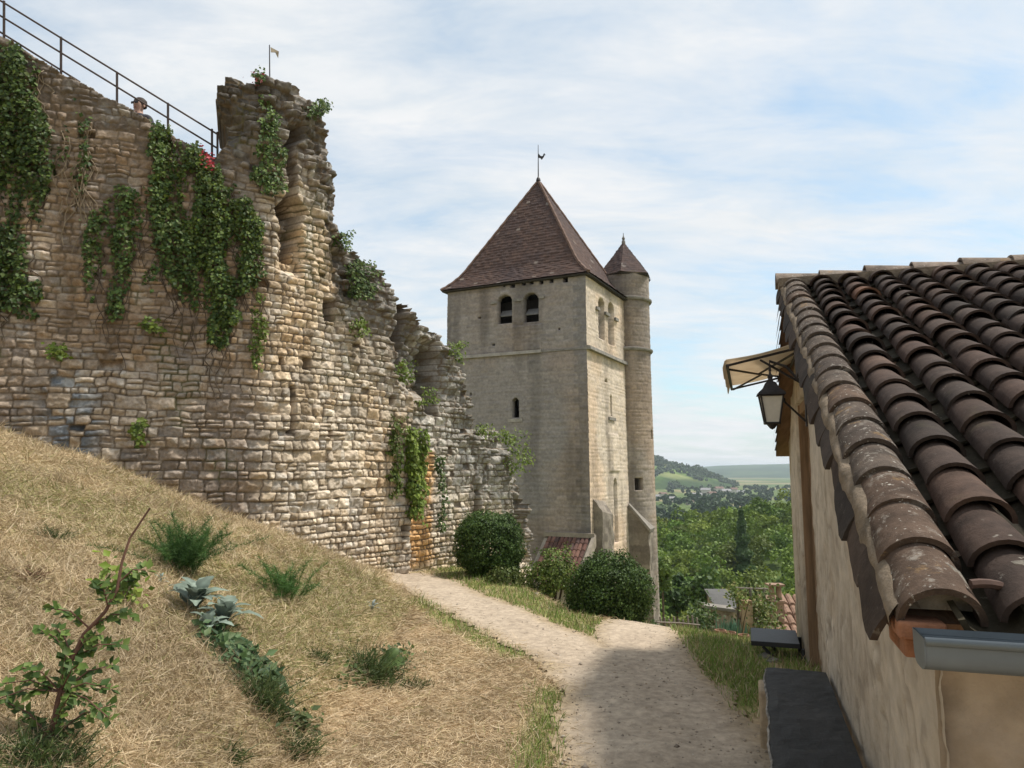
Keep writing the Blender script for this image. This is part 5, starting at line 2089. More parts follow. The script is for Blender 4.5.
npmesh('leaves', V, [F], M_LEAF, C, False, bri)
P = np.array([at_depth(x, y, yb + .5) for x, y in zip(RNG.normal(118, 12, 130), RNG.normal(585, 12, 130))])
k = len(P)
yg = ground_px(122, 606)
P = P * (yg[1] / P[:, 1:2])
P[:, 1] += RNG.normal(0, .05, k)
V, F, C = leaf_quads(P, unit(RNG.normal(0, .5, (k, 3)) + np.array([.2, -.5, .7])), RNG.normal(size=(k, 3)), RNG.uniform(.04, .07, k), pick(IVY_LITE * 1.1, k), .8)
o = empty('bank_weed', tuple(yg), label='light green leafy weed behind the upper stem of the briar', cat='weed')
npmesh('leaves', V, [F], M_LEAF, C, False, o)
m = MB()
for i in range(0, k, 8):
    m.tube([yg, (yg + P[i]) / 2 + [0, 0, .02], P[i]], [.004, .003, .0015], 4)
m.build('stem', M_DRYSTEM, o)


def tuft(name, label, cat, px, py, wpx, hpx, n, pal, width=.006, group=None, spread=.5, curl=.35, leafy=0):
    """clump of blades or feathery threads standing at a ground pixel"""
    g = ground_px(px, py)
    k = g[1] / FPX
    wd, ht = wpx * k, hpx * k
    base = g + np.stack([RNG.normal(0, wd * .16, n), RNG.normal(0, wd * .16, n), np.zeros(n)], 1)
    base[:, 2] = terrain(base[:, 0], base[:, 1]) - .01
    lean = (base - g) * 1.2 / max(wd, .01)
    D = unit(np.stack([RNG.normal(0, spread * .45, n), RNG.normal(0, spread * .45, n), np.ones(n)], 1) + lean * [1, 1, 0])
    L = ht * RNG.uniform(.45, 1.05, n)
    bend = np.stack([RNG.normal(0, 1, n), RNG.normal(0, 1, n), -np.abs(RNG.normal(0, .5, n))], 1) * (L * curl)[:, None]
    col = pick(pal, n, .25)
    side = unit(np.cross(D, RNG.normal(size=(n, 3))))
    w = side * width * .5
    mid = base + D * (L * .55)[:, None] + bend * .3
    tip = base + D * L[:, None] + bend
    V = np.stack([base - w, base + w, mid - w * 1.1, mid + w * 1.1, tip], 1).reshape(-1, 3)
    b = np.arange(n)[:, None] * 5
    o = empty(name, tuple(g), label=label, cat=cat)
    if group:
        o['group'] = group
    Fs = [b + np.array([0, 1, 3, 2]), b + np.array([2, 3, 4])]
    C = np.repeat(col, 5, axis=0)
    if leafy:
        # feathery side threads along every stem
        q = n * leafy
        idx = RNG.integers(0, n, q)
        f = RNG.uniform(.35, 1, q)
        p = base[idx] + D[idx] * (L[idx] * f)[:, None] + bend[idx] * (f ** 2)[:, None]
        dd = unit(D[idx] * .5 + RNG.normal(0, .7, (q, 3)))
        l = ht * RNG.uniform(.08, .2, q)
        sd_ = unit(np.cross(dd, RNG.normal(size=(q, 3)))) * width * .45
        V2 = np.stack([p - sd_, p + sd_, p + dd * l[:, None]], 1).reshape(-1, 3)
        F2 = np.arange(q)[:, None] * 3 + np.array([0, 1, 2]) + len(V)
        V = np.concatenate([V, V2])
        C = np.concatenate([C, np.repeat(pick(pal, q, .25), 3, axis=0)])
        Fs = [Fs[0], np.concatenate([Fs[1], F2])]
    npmesh('foliage', V, Fs, M_LEAF, C, False, o)
    return o


FEN = np.array([(.045, .10, .025), (.06, .12, .03), (.08, .15, .04), (.035, .08, .02)])
tuft('fennel', 'dark green feathery fennel clump on the upper bank', 'fennel', 182, 572, 40, 58, 60, FEN * 1.15, .0042, spread=.7, curl=.3, leafy=190, group='fennel clumps on the bank')
tuft('fennel', 'paler thin fennel clump on the bank nearer the path', 'fennel', 284, 600, 32, 46, 34, FEN * 1.5, .004, spread=.6, curl=.3, leafy=130, group='fennel clumps on the bank')
DKG = np.array([(.05, .08, .025), (.07, .10, .03), (.04, .06, .02), (.10, .12, .04)])
for lab, px, py, wpx, hpx, n in (('green grassy weed clump at the foot of the bank, largest of its row', 372, 680, 60, 38, 320), ('dark weed clump hanging under the silver leaved plant', 262, 706, 44, 44, 260),
                                 ('dark weed clump at the lower left corner under the briar', 42, 768, 90, 46, 420), ('small weed on the bank foot nearer the camera', 300, 755, 30, 30, 140),
                                 ('small dark weed beside the pale grey plant', 318, 664, 18, 22, 90), ('weed clump high on the bank left of the fennel', 55, 540, 26, 20, 110),
                                 ('reddish brown weed patch on the bank left of the briar stem', 30, 580, 24, 18, 110), ('little weed on the flat hay below the weeds', 415, 688, 42, 12, 120),
                                 ('low weed at the near foot of the bank by the straw', 232, 762, 24, 24, 90)):
    pal_ = DKG if 'reddish' not in lab else np.array([(.16, .085, .05), (.12, .08, .05)])
    tuft('bank_weed', lab, 'weed', px, py, wpx, hpx, n, pal_ * 1.15, .006, spread=.9, curl=.5, group='weeds on the grass bank', leafy=4)


# silver leaved mullein and thistle leaves on the bank
def broad_leaf(base, d, up, L, W, col, V, F, C):
    d, up = unit(np.asarray(d, float)), unit(np.asarray(up, float))
    s = unit(np.cross(d, up))
    n = 9
    b = len(V)
    for i in range(n):
        f = i / (n - 1)
        w = W * (math.sin(math.pi * min(1, f * .86 + .12)) ** .8) * (1 + .22 * math.sin(f * 26 + b)) * .5
        p = base + d * L * f + up * (L * .35 * math.sin(f * 2.2) - L * .22 * f * f)
        for e, z in ((-1, .14), (-.5, .02), (0, -.03), (.5, .02), (1, .14)):
            V.append(p + s * w * e + up * w * z)
            C.append(np.asarray(col) * (1.25 if e == 0 else 1.0) * random.uniform(.85, 1.15))
    for i in range(n - 1):
        for q in range(4):
            F.append((b + i * 5 + q, b + i * 5 + q + 1, b + i * 5 + q + 6, b + i * 5 + q + 5))


def rosette(name, label, cat, leaves_px, col, wl=.42):
    V, F, C = [], [], []
    for (x0, y0, x1, y1) in leaves_px:
        g = ground_px(x0, y0)
        e = at_depth(x1, y1, g[1] - random.uniform(-.12, .16))
        d = e - g
        L = np.linalg.norm(d)
        broad_leaf(g + np.array([0, 0, .02]), d, np.array([.35, -.55, .75]), L, L * wl, np.array(col) * random.uniform(.8, 1.2), V, F, C)
    g = ground_px(*leaves_px[0][:2])
    o = empty(name, tuple(g), label=label, cat=cat)
    npmesh('leaves', np.array(V), [np.array(F)], M_LEAF, np.array(C), True, o)




def rosette3d(name, label, cat, spots, col, wl=.3):
    """spots: (px, py, leaves, length)"""
    V, F, C = [], [], []
    for (x0, y0, n_l, L0) in spots:
        g = ground_px(x0, y0)
        g[2] = tz(g[0], g[1])
        for i in range(n_l):
            a = i * 2.4 + random.uniform(-.3, .3)
            f = i / n_l
            el = .2 + .8 * f + random.uniform(-.12, .12)
            d = np.array([math.cos(a) * math.cos(el) + .25, math.sin(a) * math.cos(el) - .1, math.sin(el)])
            up = np.array([-math.cos(a) * math.sin(el), -math.sin(a) * math.sin(el), math.cos(el)])
            L = L0 * random.uniform(.75, 1.15) * (1 - .3 * f)
            broad_leaf(g + np.array([0, 0, .01 + .05 * f]), d, up, L, L * wl * random.uniform(.85, 1.2), np.array(col) * random.uniform(.7, 1.2), V, F, C)
    g = ground_px(*spots[0][:2])
    o = empty(name, tuple(g), label=label, cat=cat)
    npmesh('leaves', np.array(V), [np.array(F)], M_LEAF, np.array(C), True, o)


rosette3d('silver_mullein', 'silver grey broad leaved mullein rosette in the middle of the bank', 'mullein', [(194, 612, 16, .30), (222, 628, 13, .27), (206, 636, 8, .2)], (.21, .26, .21), .42)
rosette('broad_weed', 'dark green broad leaved thistle trailing down the bank below the mullein', 'thistle',
        [(212, 640, 232, 662), (218, 644, 246, 650), (220, 648, 218, 676), (232, 652, 262, 672), (236, 660, 250, 690), (248, 664, 282, 690), (242, 668, 232, 690), (258, 674, 274, 702), (228, 646, 256, 658), (260, 676, 288, 700), (224, 650, 238, 678), (250, 668, 262, 698), (215, 642, 206, 662), (240, 660, 268, 682), (230, 654, 226, 684), (256, 672, 254, 700)], (.07, .12, .055), .34)
rosette('broad_weed', 'green broad leaved weed at the bank foot beside the grassy clump', 'weed',
        [(380, 672, 398, 652), (380, 674, 404, 668), (376, 674, 368, 690), (378, 674, 396, 684)], (.10, .15, .05), .5)
rosette3d('grey_weed', 'tiny grey blue rosette on the bank above the path', 'weed', [(372, 612, 8, .11)], (.24, .27, .25))
rosette3d('grey_weed', 'tiny grey blue rosette just right of the fennel', 'weed', [(160, 586, 8, .08)], (.22, .28, .26))

# low leafy growth that trails down the bank below the mullein, and more sprawling weeds
for lab, pts, n, size, pal_ in (('continuous green leafy growth trailing down the bank below the silver mullein', [(208, 638), (222, 650), (240, 664), (256, 680), (272, 698)], 620, .062, np.array([(.07, .12, .05), (.09, .15, .055), (.05, .09, .04), (.12, .17, .07)])),
                                ('low leafy weed sprawling along the bank foot by the grassy clump', [(345, 684), (368, 676), (392, 666), (404, 660)], 300, .055, np.array([(.08, .12, .035), (.11, .15, .045), (.06, .09, .03)])),
                                ('dark leafy weed patch on the bank foot below the trailing growth', [(282, 722), (296, 735), (312, 728)], 170, .05, np.array([(.06, .09, .03), (.09, .12, .04)]))):
    ci_ = RNG.integers(0, len(pts) - 1, n)
    f = RNG.random(n)
    P = []
    for c_, t_ in zip(ci_, f):
        x_ = pts[c_][0] * (1 - t_) + pts[c_ + 1][0] * t_ + RNG.normal(0, 7)
        y_ = pts[c_][1] * (1 - t_) + pts[c_ + 1][1] * t_ + RNG.normal(0, 5)
        P.append(ground_px(x_, y_))
    P = np.array(P)
    P[:, 2] += RNG.random(n) ** 1.5 * .12
    V, F, C = leaf_quads(P, unit(RNG.normal(0, .45, (n, 3)) + np.array([.35, -.45, .7])), RNG.normal(size=(n, 3)), size * RNG.uniform(.6, 1.4, n), pick(pal_, n, .25), .6)
    o = empty('trailing_weed', tuple(P.mean(0) - [0, 0, .1]), label=lab, cat='weed')
    npmesh('leaves', V, [F], M_LEAF, C, False, o)
# ------------------------------------------------------------ railing, walker, flag, terrace
def offplane(px, py, off):
    """point where a pixel ray meets the terrace wall plane pushed back by off"""
    s, z = whit(px, py)
    nrm_ = np.array([-.342, .94]) * off
    P = WC + nrm_
    u, z2 = plane_hit(px, py, P, WDA)
    p = P + WDA * u
    return np.array([p[0], p[1], z2])


M_RAIL = simple('rusty_rail', (.055, .038, .032), .6, .3, scale=20)
rail = empty('terrace_railing', tuple(offplane(117, 100, .3)), label='thin rusty iron railing with three bars running down the rampart top', cat='railing')
for (a, b) in (((-150, -92), (217, 134)), ((-150, -76), (217, 148)), ((-150, -62), (80, 82))):
    m = MB()
    m.tube([offplane(*a, .3), offplane(*b, .3)], .014, 6)
    m.build('rail', M_RAIL, rail)
for x, y0, y1 in ((4, 2, 60), (61, 38, 90), (117, 73, 130), (168, 104, 160), (212, 130, 182), (217.5, 133, 184), (-60, -36, 30)):
    m = MB()
    m.tube([offplane(x, y1, .3), offplane(x, y0 - 1, .3)], .017, 6)
    m.build('post', M_RAIL, rail)

ts = np.linspace(-6, -.9, 40)
tb = np.linspace(.45, 7, 12)
TS, TB_ = np.meshgrid(ts, tb, indexing='ij')
tx, ty = wpos(TS)
tzz = np.interp(TS, TOP_S, TOP_Z)
tzz = np.where(TS > -1.05, np.interp(-1.1, TOP_S, TOP_Z), tzz) - 1.25 + .05 * fbm(TS * 2, TB_ * 2, 2, 5)
V = np.stack([tx - .342 * TB_, ty + .94 * TB_, tzz], -1).reshape(-1, 3)
ids = np.arange(TS.size).reshape(TS.shape)
Q = np.stack([ids[:-1, :-1], ids[1:, :-1], ids[1:, 1:], ids[:-1, 1:]], -1).reshape(-1, 4)
npmesh('terrace', V, [Q], M_GROUND, np.full((len(V), 3), .3) * np.array([1, .9, .75]), True, kind='structure')

# the walker behind the wall: one skinned body
hp_ = offplane(139.5, 103.5, .75)
s_w, _ = whit(139, 110)
hz = hp_[2]
feet = float(np.interp(s_w, TOP_S, TOP_Z)) - 1.22
k = (hz + .11 - feet) / 1.74
wk = empty('walker', (hp_[0], hp_[1], feet), label='person in sunglasses looking over the rampart wall below the railing', cat='person')
J = {'pel': (0, 0, .95), 'sp1': (0, 0, 1.12), 'sp2': (0, .0, 1.32), 'nk': (0, .0, 1.47), 'nk2': (0, -.01, 1.52), 'hd': (0, -.015, 1.60), 'ht': (0, -.01, 1.68)}
ed_ = [('pel', 'sp1'), ('sp1', 'sp2'), ('sp2', 'nk'), ('nk', 'nk2'), ('nk2', 'hd'), ('hd', 'ht')]
rad = {'pel': .14, 'sp1': .125, 'sp2': .14, 'nk': .055, 'nk2': .055, 'hd': .082, 'ht': .066}
for s_, nm in ((-1, 'L'), (1, 'R')):
    J.update({nm + 'hip': (.09 * s_, 0, .90), nm + 'kn': (.10 * s_, -.02, .49), nm + 'an': (.10 * s_, .02, .09), nm + 'toe': (.11 * s_, -.13, .035),
              nm + 'sh': (.19 * s_, 0, 1.40), nm + 'el': (.25 * s_, .03, 1.13), nm + 'wr': (.25 * s_, -.10, .92), nm + 'pa': (.25 * s_, -.14, .85)})
    rad.update({nm + 'hip': .085, nm + 'kn': .055, nm + 'an': .04, nm + 'toe': .032, nm + 'sh': .06, nm + 'el': .042, nm + 'wr': .028, nm + 'pa': .03})
    ed_ += [('pel', nm + 'hip'), (nm + 'hip', nm + 'kn'), (nm + 'kn', nm + 'an'), (nm + 'an', nm + 'toe'), ('sp2', nm + 'sh'), (nm + 'sh', nm + 'el'), (nm + 'el', nm + 'wr'), (nm + 'wr', nm + 'pa')]
    for f in range(5):
        ox = (f - 2) * .014
        ln = (.06, .075, .08, .074, .055)[f]
        if f == 0:
            J[nm + 'f0'] = (.25 * s_ - .05 * s_, -.15, .84)
        else:
            J[nm + f'f{f}'] = (.25 * s_ + ox, -.15 - .006 * f, .85 - ln)
        rad[nm + f'f{f}'] = .009
        ed_.append((nm + 'pa', nm + f'f{f}'))
names = list(J)
me = bpy.data.meshes.new('body')
me.from_pydata([tuple(np.array(J[n]) * k) for n in names], [(names.index(a), names.index(b)) for a, b in ed_], [])
bo = bpy.data.objects.new('body', me)
COL.objects.link(bo)
sk = bo.modifiers.new('skin', 'SKIN')
for i, n in enumerate(names):
    me.skin_vertices[0].data[i].radius = (rad[n] * k, rad[n] * k)
    me.skin_vertices[0].data[i].use_root = n == 'pel'
bo.modifiers.new('sub', 'SUBSURF').levels = 2
bo.modifiers['sub'].render_levels = 2
bpy.context.view_layer.update()
dg = bpy.context.evaluated_depsgraph_get()
me2 = bpy.data.meshes.new_from_object(bo.evaluated_get(dg))
bpy.data.objects.remove(bo)
me2.materials.clear()
M_SKIN = simple('skin', (.36, .22, .165), .6, scale=10, var=.08)
for mt in (M_SKIN, simple('dark_shirt', (.05, .05, .06), .9), simple('grey_trousers', (.12, .12, .13), .9)):
    me2.materials.append(mt)
# nose
for v in me2.vertices:
    if 1.575 * k < v.co.z < 1.60 * k and abs(v.co.x) < .02 * k and v.co.y < -.05:
        v.co.y -= .022 * k
for p in me2.polygons:
    z, x = p.center.z / k, abs(p.center.x) / k
    p.material_index = 0 if (z > 1.47 or (x > .2 and z < 1.2)) else (1 if z > .93 else 2)
    p.use_smooth = True
bod = bpy.data.objects.new('body', me2)
COL.objects.link(bod)
bod.parent = wk
m = MB()
H0 = np.array([hp_[0], hp_[1], feet + 1.625 * k])
m.lathe(H0 + np.array([0, .02, 0]), [(.094, -.03), (.101, .02), (.094, .065), (.06, .10), (.01, .112)], 14)
m.build('hair', simple('dark_hair', (.035, .022, .015), .7, scale=40), wk, smooth=True)
m = MB()
for s_ in (-1, 1):
    m.cbox(H0 + np.array([.036 * s_, -.098, -.012]), .03, .006, .018)
m.cbox(H0 + np.array([0, -.096, -.002]), .07, .004, .005)
m.build('sunglasses', M_IRON, wk, bevel=.003)
for s_ in (-1, 1):
    m = MB()
    m.cbox(H0 + np.array([.092 * s_, .0, -.03]), .008, .016, .028)
    m.build('ear', M_SKIN, wk, bevel=.005)
m = MB()
m.cbox(H0 + np.array([0, -.085, -.082]), .022, .008, .005)
m.build('mouth', simple('lips', (.30, .13, .10), .6), wk, bevel=.002)
wk.rotation_euler = (0, 0, R(-15))

# little metal flag on the stump
fb = whit(270.5, 84)
fp = wpt(np.array([fb[0]]), np.array([fb[1]]), -.35)[0]
kf = fp[1] / wpos(fb[0])[1]
fb_ = at_depth(270.5, 86, fp[1])
ft_ = at_depth(269.5, 45, fp[1])
flag = empty('small_flag', tuple(fb_), label='small pale pennant on a thin pole on top of the ruined stump', cat='flag')
m = MB()
m.tube([fb_ - [0, 0, .25], ft_], [.012, .008], 6)
m.build('pole', M_IRON, flag)
m = MB()
a = at_depth(270.5, 47, fp[1])
k_ = fp[1] / FPX
pts = [a, a + np.array([8 * k_, .05, -3 * k_]), a + np.array([7 * k_, .07, -10 * k_]), a + np.array([4.5 * k_, .03, -5 * k_]), a + np.array([.5 * k_, 0, -6 * k_])]
m.add(pts + [p + np.array([0, .004, 0]) for p in pts], [(0, 1, 2, 3, 4), (9, 8, 7, 6, 5)] + [(i, 5 + i, 5 + (i + 1) % 5, (i + 1) % 5) for i in range(5)])
m.build('pennant', simple('faded_cloth', (.40, .34, .26), .9), flag)

# ------------------------------------------------------------ trees
GRN = np.array([(.10, .155, .024), (.12, .18, .028), (.14, .20, .032), (.08, .125, .022), (.16, .215, .042)])


def crown_pts(c, r, h, n, rg, lobes=9):
    """leaf clump positions over a lobed crown"""
    lc = c + unit(rg.normal(size=(lobes, 3))) * np.array([r, r, h]) * rg.uniform(.35, .7, (lobes, 1))
    lr = rg.uniform(.35, .6, lobes)
    w = rg.integers(0, lobes, n)
    d = unit(rg.normal(size=(n, 3)))
    d[:, 2] = np.where(d[:, 2] < -.3, -d[:, 2] * .6, d[:, 2])
    P = lc[w] + d * (lr[w] * rg.uniform(.75, 1.05, n))[:, None] * np.array([r, r, h])
    return P, d, w


def quads(P, nrm, size, col, rg):
    n = len(P)
    t = unit(np.cross(nrm, rg.normal(size=(n, 3))))
    b = np.cross(nrm, t)
    s = size[:, None] * .5
    V = np.stack([P - t * s, P - b * s * .8 + t * s * .2, P + t * s * 1.1, P + b * s * .8 - t * s * .1], 1).reshape(-1, 3)
    return V, np.arange(n)[:, None] * 4 + np.arange(4), np.repeat(col, 4, axis=0)


rg = np.random.default_rng(77)
parts = []
cnt = 0
tried = 0
placed = []
while cnt < 380 and tried < 8000:
    tried += 1
    y = 58 * (188 / 58) ** rg.random()
    a = rg.uniform(.10, .62)
    x = a * y
    r = rg.uniform(2.6, 4.6)
    if any((x - q[0]) ** 2 + (y - q[1]) ** 2 < (.74 * (r + q[2])) ** 2 for q in placed):
        continue
    placed.append((x, y, r))
    h = r * rg.uniform(.9, 1.25)
    g = tz(x, y)
    c = np.array([x, y, g + h * .75])
    n = int(np.clip(1100 * (90 / y), 420, 1500))
    P, d, w = crown_pts(c, r * 1.05, h, n, rg, 7)
    sz = rg.uniform(.28, .6, n) * (.75 + .004 * y)
    tone = GRN[rg.integers(0, 5)] * .5 + GRN.mean(0) * .5
    col = tone * rg.uniform(.8, 1.25, (n, 1)) * rg.uniform(.7, 1.3) * np.array([rg.uniform(.85, 1.2), 1, .9])
    nn = unit(d + rg.normal(0, .5, (n, 3)))
    parts.append(quads(P, nn, sz, col, rg))
    cnt += 1
V, F_, C_ = join(parts)
npmesh('wooded_slope', V, F_, M_LEAF, C_, False, kind='stuff')
print('trees', cnt)


def tree(name, label, px, ptop, wpx, y, pal, n=1500, leaf=.16, group=None, tall=1.15):
    k = y / FPX
    top = at_depth(px, ptop, y)
    r = wpx * .5 * k
    h = r * tall
    c = top - np.array([0, 0, h])
    g = tz(c[0], c[1]) - .1
    o = empty(name, (c[0], c[1], g), label=label, cat='tree')
    if group:
        o['group'] = group
    P, d, w = crown_pts(c, r, h, n, rg, 11)
    V, F, C = quads(P, unit(d + rg.normal(0, .6, (n, 3))), rg.uniform(.6, 1.3, n) * leaf, pal[rg.integers(0, len(pal), n)] * rg.uniform(.75, 1.25, (n, 1)), rg)
    npmesh('crown', V, [F], M_LEAF, C, False, o)
    m = MB()
    rt_ = .05 * r + .05
    m.tube([np.array([c[0], c[1], g]), c - [0, 0, h * .8], c + [0, 0, h * .2]], [rt_, rt_ * .75, rt_ * .3], 7)
    for q in range(6):
        a = q * 1.05 + rg.random()
        m.tube([c - [0, 0, h * .7], c + np.array([r * .4 * math.cos(a), r * .4 * math.sin(a), -h * .15]), c + np.array([r * .7 * math.cos(a), r * .7 * math.sin(a), h * .3])], [rt_ * .5, rt_ * .35, rt_ * .12], 5)
    m.build('trunk', M_BARK, o)
    return o


tree('broadleaf_tree', 'mid green maple standing above the pale shed roof', 706, 566, 46, 44, np.array([(.07, .12, .03), (.10, .15, .04), (.05, .09, .025)]), 1700, .30)
tree('broadleaf_tree', 'dark green tree left of the maple by the lawn', 676, 574, 30, 46, np.array([(.035, .065, .02), (.05, .085, .025)]), 1000, .32, tall=1.5)
tree('broadleaf_tree', 'light green young tree right beside the turret foot', 662, 560, 20, 40, np.array([(.09, .14, .03), (.12, .17, .04)]), 700, .3, tall=1.7)
tree('broadleaf_tree', 'small yellowish green tree behind the garden trellis', 731, 584, 26, 38, np.array([(.13, .16, .04), (.10, .14, .03)]), 700, .28)
# the conifer
k = 120 / FPX
ct = at_depth(741, 508, 120)
g = tz(ct[0], ct[1])
con = empty('conifer', (ct[0], ct[1], g), label='dark pointed conifer rising out of the wooded slope', cat='tree')
n = 3500
f = rg.random(n) ** .6
hgt_ = ct[2] - (g + 1)
R_ = 14 * k * (f ** .9) * (.72 + .28 * np.sin(f * 34 + 1)) + .15
a = rg.uniform(0, 2 * np.pi, n)
P = np.stack([ct[0] + R_ * np.cos(a) * rg.uniform(.6, 1.05, n), ct[1] + R_ * np.sin(a), ct[2] - f * hgt_], 1)
V, F, C = quads(P, unit(np.stack([np.cos(a), np.sin(a), .4 * np.ones(n)], 1) + rg.normal(0, .4, (n, 3))), rg.uniform(.5, .9, n), np.array([(.065, .11, .032)]) * rg.uniform(.7, 1.3, (n, 1)), rg)
npmesh('crown', V, [F], M_LEAF, C, False, con)
m = MB()
m.tube([np.array([ct[0], ct[1], g - .5]), np.array([ct[0], ct[1], ct[2] - .8])], [.35, .05], 7)
m.build('trunk', M_BARK, con)

# trees and hedgerows on the valley floor: one mass
parts = []
for i in range(700):
    y = 420 * (1250 / 420) ** rg.random()
    x = rg.uniform(.12, .5) * y
    if fbm(x / 60, y / 120, 2, 91) < .44:
        continue
    r = rg.uniform(3, 6)
    c = np.array([x, y, tz(x, y) + r * .8])
    P, d, w = crown_pts(c, r, r, 40, rg, 5)
    col = np.array([(.04, .07, .025)]) * rg.uniform(.7, 1.3, (40, 1))
    parts.append(quads(P, unit(d + rg.normal(0, .4, (40, 3))), rg.uniform(2.5, 4.5, 40), col, rg))
V, F_, C_ = join(parts)
npmesh('valley_trees', V, F_, M_LEAF, C_, False, kind='stuff')

# far village
M_FW = simple('pale_house_wall', (.52, .47, .40), .9, scale=.3)
M_FR = simple('brown_house_roof', (.16, .10, .08), .9, scale=.5)
M_FR2 = simple('grey_house_roof', (.24, .23, .23), .9, scale=.5)
VIL = [(690, 505, 7, 0), (697, 499, 9, 1), (706, 494, 9, 1), (712, 497, 8, 0), (719, 492, 8, 0), (726, 495, 9, 1), (733, 493, 8, 0), (741, 495, 7, 1), (663, 497, 7, 0), (672, 502, 8, 1), (655, 500, 8, 1)]
for i, (px, py, wp, rf) in enumerate(VIL):
    r = ray(px, py)
    t = np.linspace(300, 2500, 4000)
    P = r[None, :] * t[:, None]
    hh = P[:, 2] - terrain(P[:, 0], P[:, 1])
    j = int(np.argmax(hh < 0)) if (hh < 0).any() else 2000
    p = P[j]
    w_m = wp * p[1] / FPX
    h_m = w_m * .45
    o = empty('village_cottage', tuple(p), label=('pale far cottage with brown roof in the valley village' if rf == 0 else 'pale far cottage with grey roof in the valley village'), cat='house', group='cottages of the far valley village')
    an = rg.uniform(-.5, .5)
    X_, Y_ = np.array([math.cos(an), math.sin(an), 0]), np.array([-math.sin(an), math.cos(an), 0])
    m = MB()
    m.cbox(p + [0, 0, h_m * .5 - 1], w_m * .5, w_m * .35, h_m * .5 + 1, X_, Y_)
    m.build('wall', M_FW, o)
    m = MB()
    a0 = p + [0, 0, h_m + .02]
    ww, dd = w_m * .54, w_m * .40
    m.add([a0 - X_ * ww - Y_ * dd, a0 + X_ * ww - Y_ * dd, a0 + X_ * ww + Y_ * dd, a0 - X_ * ww + Y_ * dd, a0 - X_ * ww + [0, 0, h_m * .5], a0 + X_ * ww + [0, 0, h_m * .5]],
          [(3, 2, 1, 0), (0, 1, 5, 4), (2, 3, 4, 5), (1, 2, 5), (3, 0, 4)])
    m.build('roof', M_FR if rf == 0 else M_FR2, o)


# ------------------------------------------------------------ far hills
def hill(name, sil, y0, base, depth, mat, colf, n=90, seed=1):
    """ridge whose crest follows real bearings and heights at distance y0, with a front slope down to the valley"""
    bx = np.linspace(sil[0][0], sil[-1][0], n)
    k = np.interp(bx, [s[0] for s in sil], [s[1] for s in sil])
    f = np.linspace(0, 1, 60)
    Bx, Ff = np.meshgrid(bx, f, indexing='ij')
    Kk = np.repeat(k[:, None], 60, 1)
    yy = y0 - depth + Ff * depth
    yy2 = np.where(Ff > .8, yy, yy)
    top = Kk * y0
    zz = base + (top - base) * np.sin(np.clip(Ff / .82, 0, 1) * math.pi / 2) ** 1.3
    zz = zz + (fbm(Bx * y0 / (depth * .12), Ff * 9, 4, seed) - .5) * .08 * (top - base)
    zz = np.where(Ff > .82, zz - (Ff - .82) * (top - base) * 1.2, zz)
    X_ = Bx * yy
    V = np.stack([X_, yy, zz], -1).reshape(-1, 3)
    ids = np.arange(Bx.size).reshape(Bx.shape)
    Q = np.stack([ids[:-1, :-1], ids[1:, :-1], ids[1:, 1:], ids[:-1, 1:]], -1).reshape(-1, 4)
    npmesh(name, V, [Q], mat, colf(X_, yy, zz).reshape(-1, 3), True, kind='structure')


def kz(py):
    r = ray(700, py)
    return r[2] / r[1]


def bear(px):
    return (px - 512) / FPX / (CT + .11 * ST)


M_HILL = vcol_mat('far_hill', .95, .05, var=.25, scale=.03)


def hillcol(x, y, z):
    f = fbm(x / 55, y / 90, 4, 201)
    c = mixc((.05, .09, .02), (.13, .19, .05), ss(.42, .58, f))
    c = mixc(c, (.17, .19, .07), ss(.6, .7, fbm(x / 80, y / 60, 3, 207)))
    return mixc(c, (.035, .06, .02), ss(-12, -26, z + 14 * (f - .5)) * .9)


hill('hill', [(bear(300), kz(452)), (bear(520), kz(454)), (bear(655), kz(459)), (bear(680), kz(464)), (bear(700), kz(469)), (bear(722), kz(478)), (bear(745), kz(487)), (bear(770), kz(497)), (bear(790), kz(505))],
     1750, -46, 560, M_HILL, hillcol, 160, 3)


def mtcol(x, y, z):
    f = fbm(x / 160, y / 260, 4, 221)
    return mixc((.03, .055, .022), (.055, .085, .035), ss(.42, .6, f))


# woods on the far hill: one mass
parts = []
for i in range(1500):
    bq = rg.uniform(.10, .40)
    fq = rg.uniform(.05, .8)
    kk_ = float(np.interp(bq, [bear(300), bear(655), bear(680), bear(700), bear(722), bear(745), bear(770)], [kz(452), kz(459), kz(464), kz(469), kz(478), kz(487), kz(497)]))
    yq = 1750 - 560 + fq * 560
    top_ = kk_ * 1750
    zq = -46 + (top_ + 46) * math.sin(min(1, fq / .82) * math.pi / 2) ** 1.3
    xq = bq * yq
    if zq < -34 or fbm(xq / 60, yq / 90, 3, 203) < .50:
        continue
    r = rg.uniform(4, 8)
    P, d, w = crown_pts(np.array([xq, yq, zq + r * .3]), r, r * .8, 26, rg, 4)
    parts.append(quads(P, unit(d + rg.normal(0, .4, (26, 3))), rg.uniform(3.5, 6, 26), np.array([(.055, .085, .028)]) * rg.uniform(.7, 1.35) * rg.uniform(.85, 1.15, (26, 1)), rg))
V, F_, C_ = join(parts)
npmesh('hill_woods', V, F_, M_LEAF, C_, False, kind='stuff')
hill('mountain', [(bear(420), kz(466)), (bear(640), kz(468)), (bear(690), kz(468)), (bear(720), kz(466)), (bear(760), kz(465)), (bear(800), kz(464)), (bear(1000), kz(463)), (bear(1300), kz(466))],
     5200, -50, 2600, M_HILL, mtcol, 220, 5)

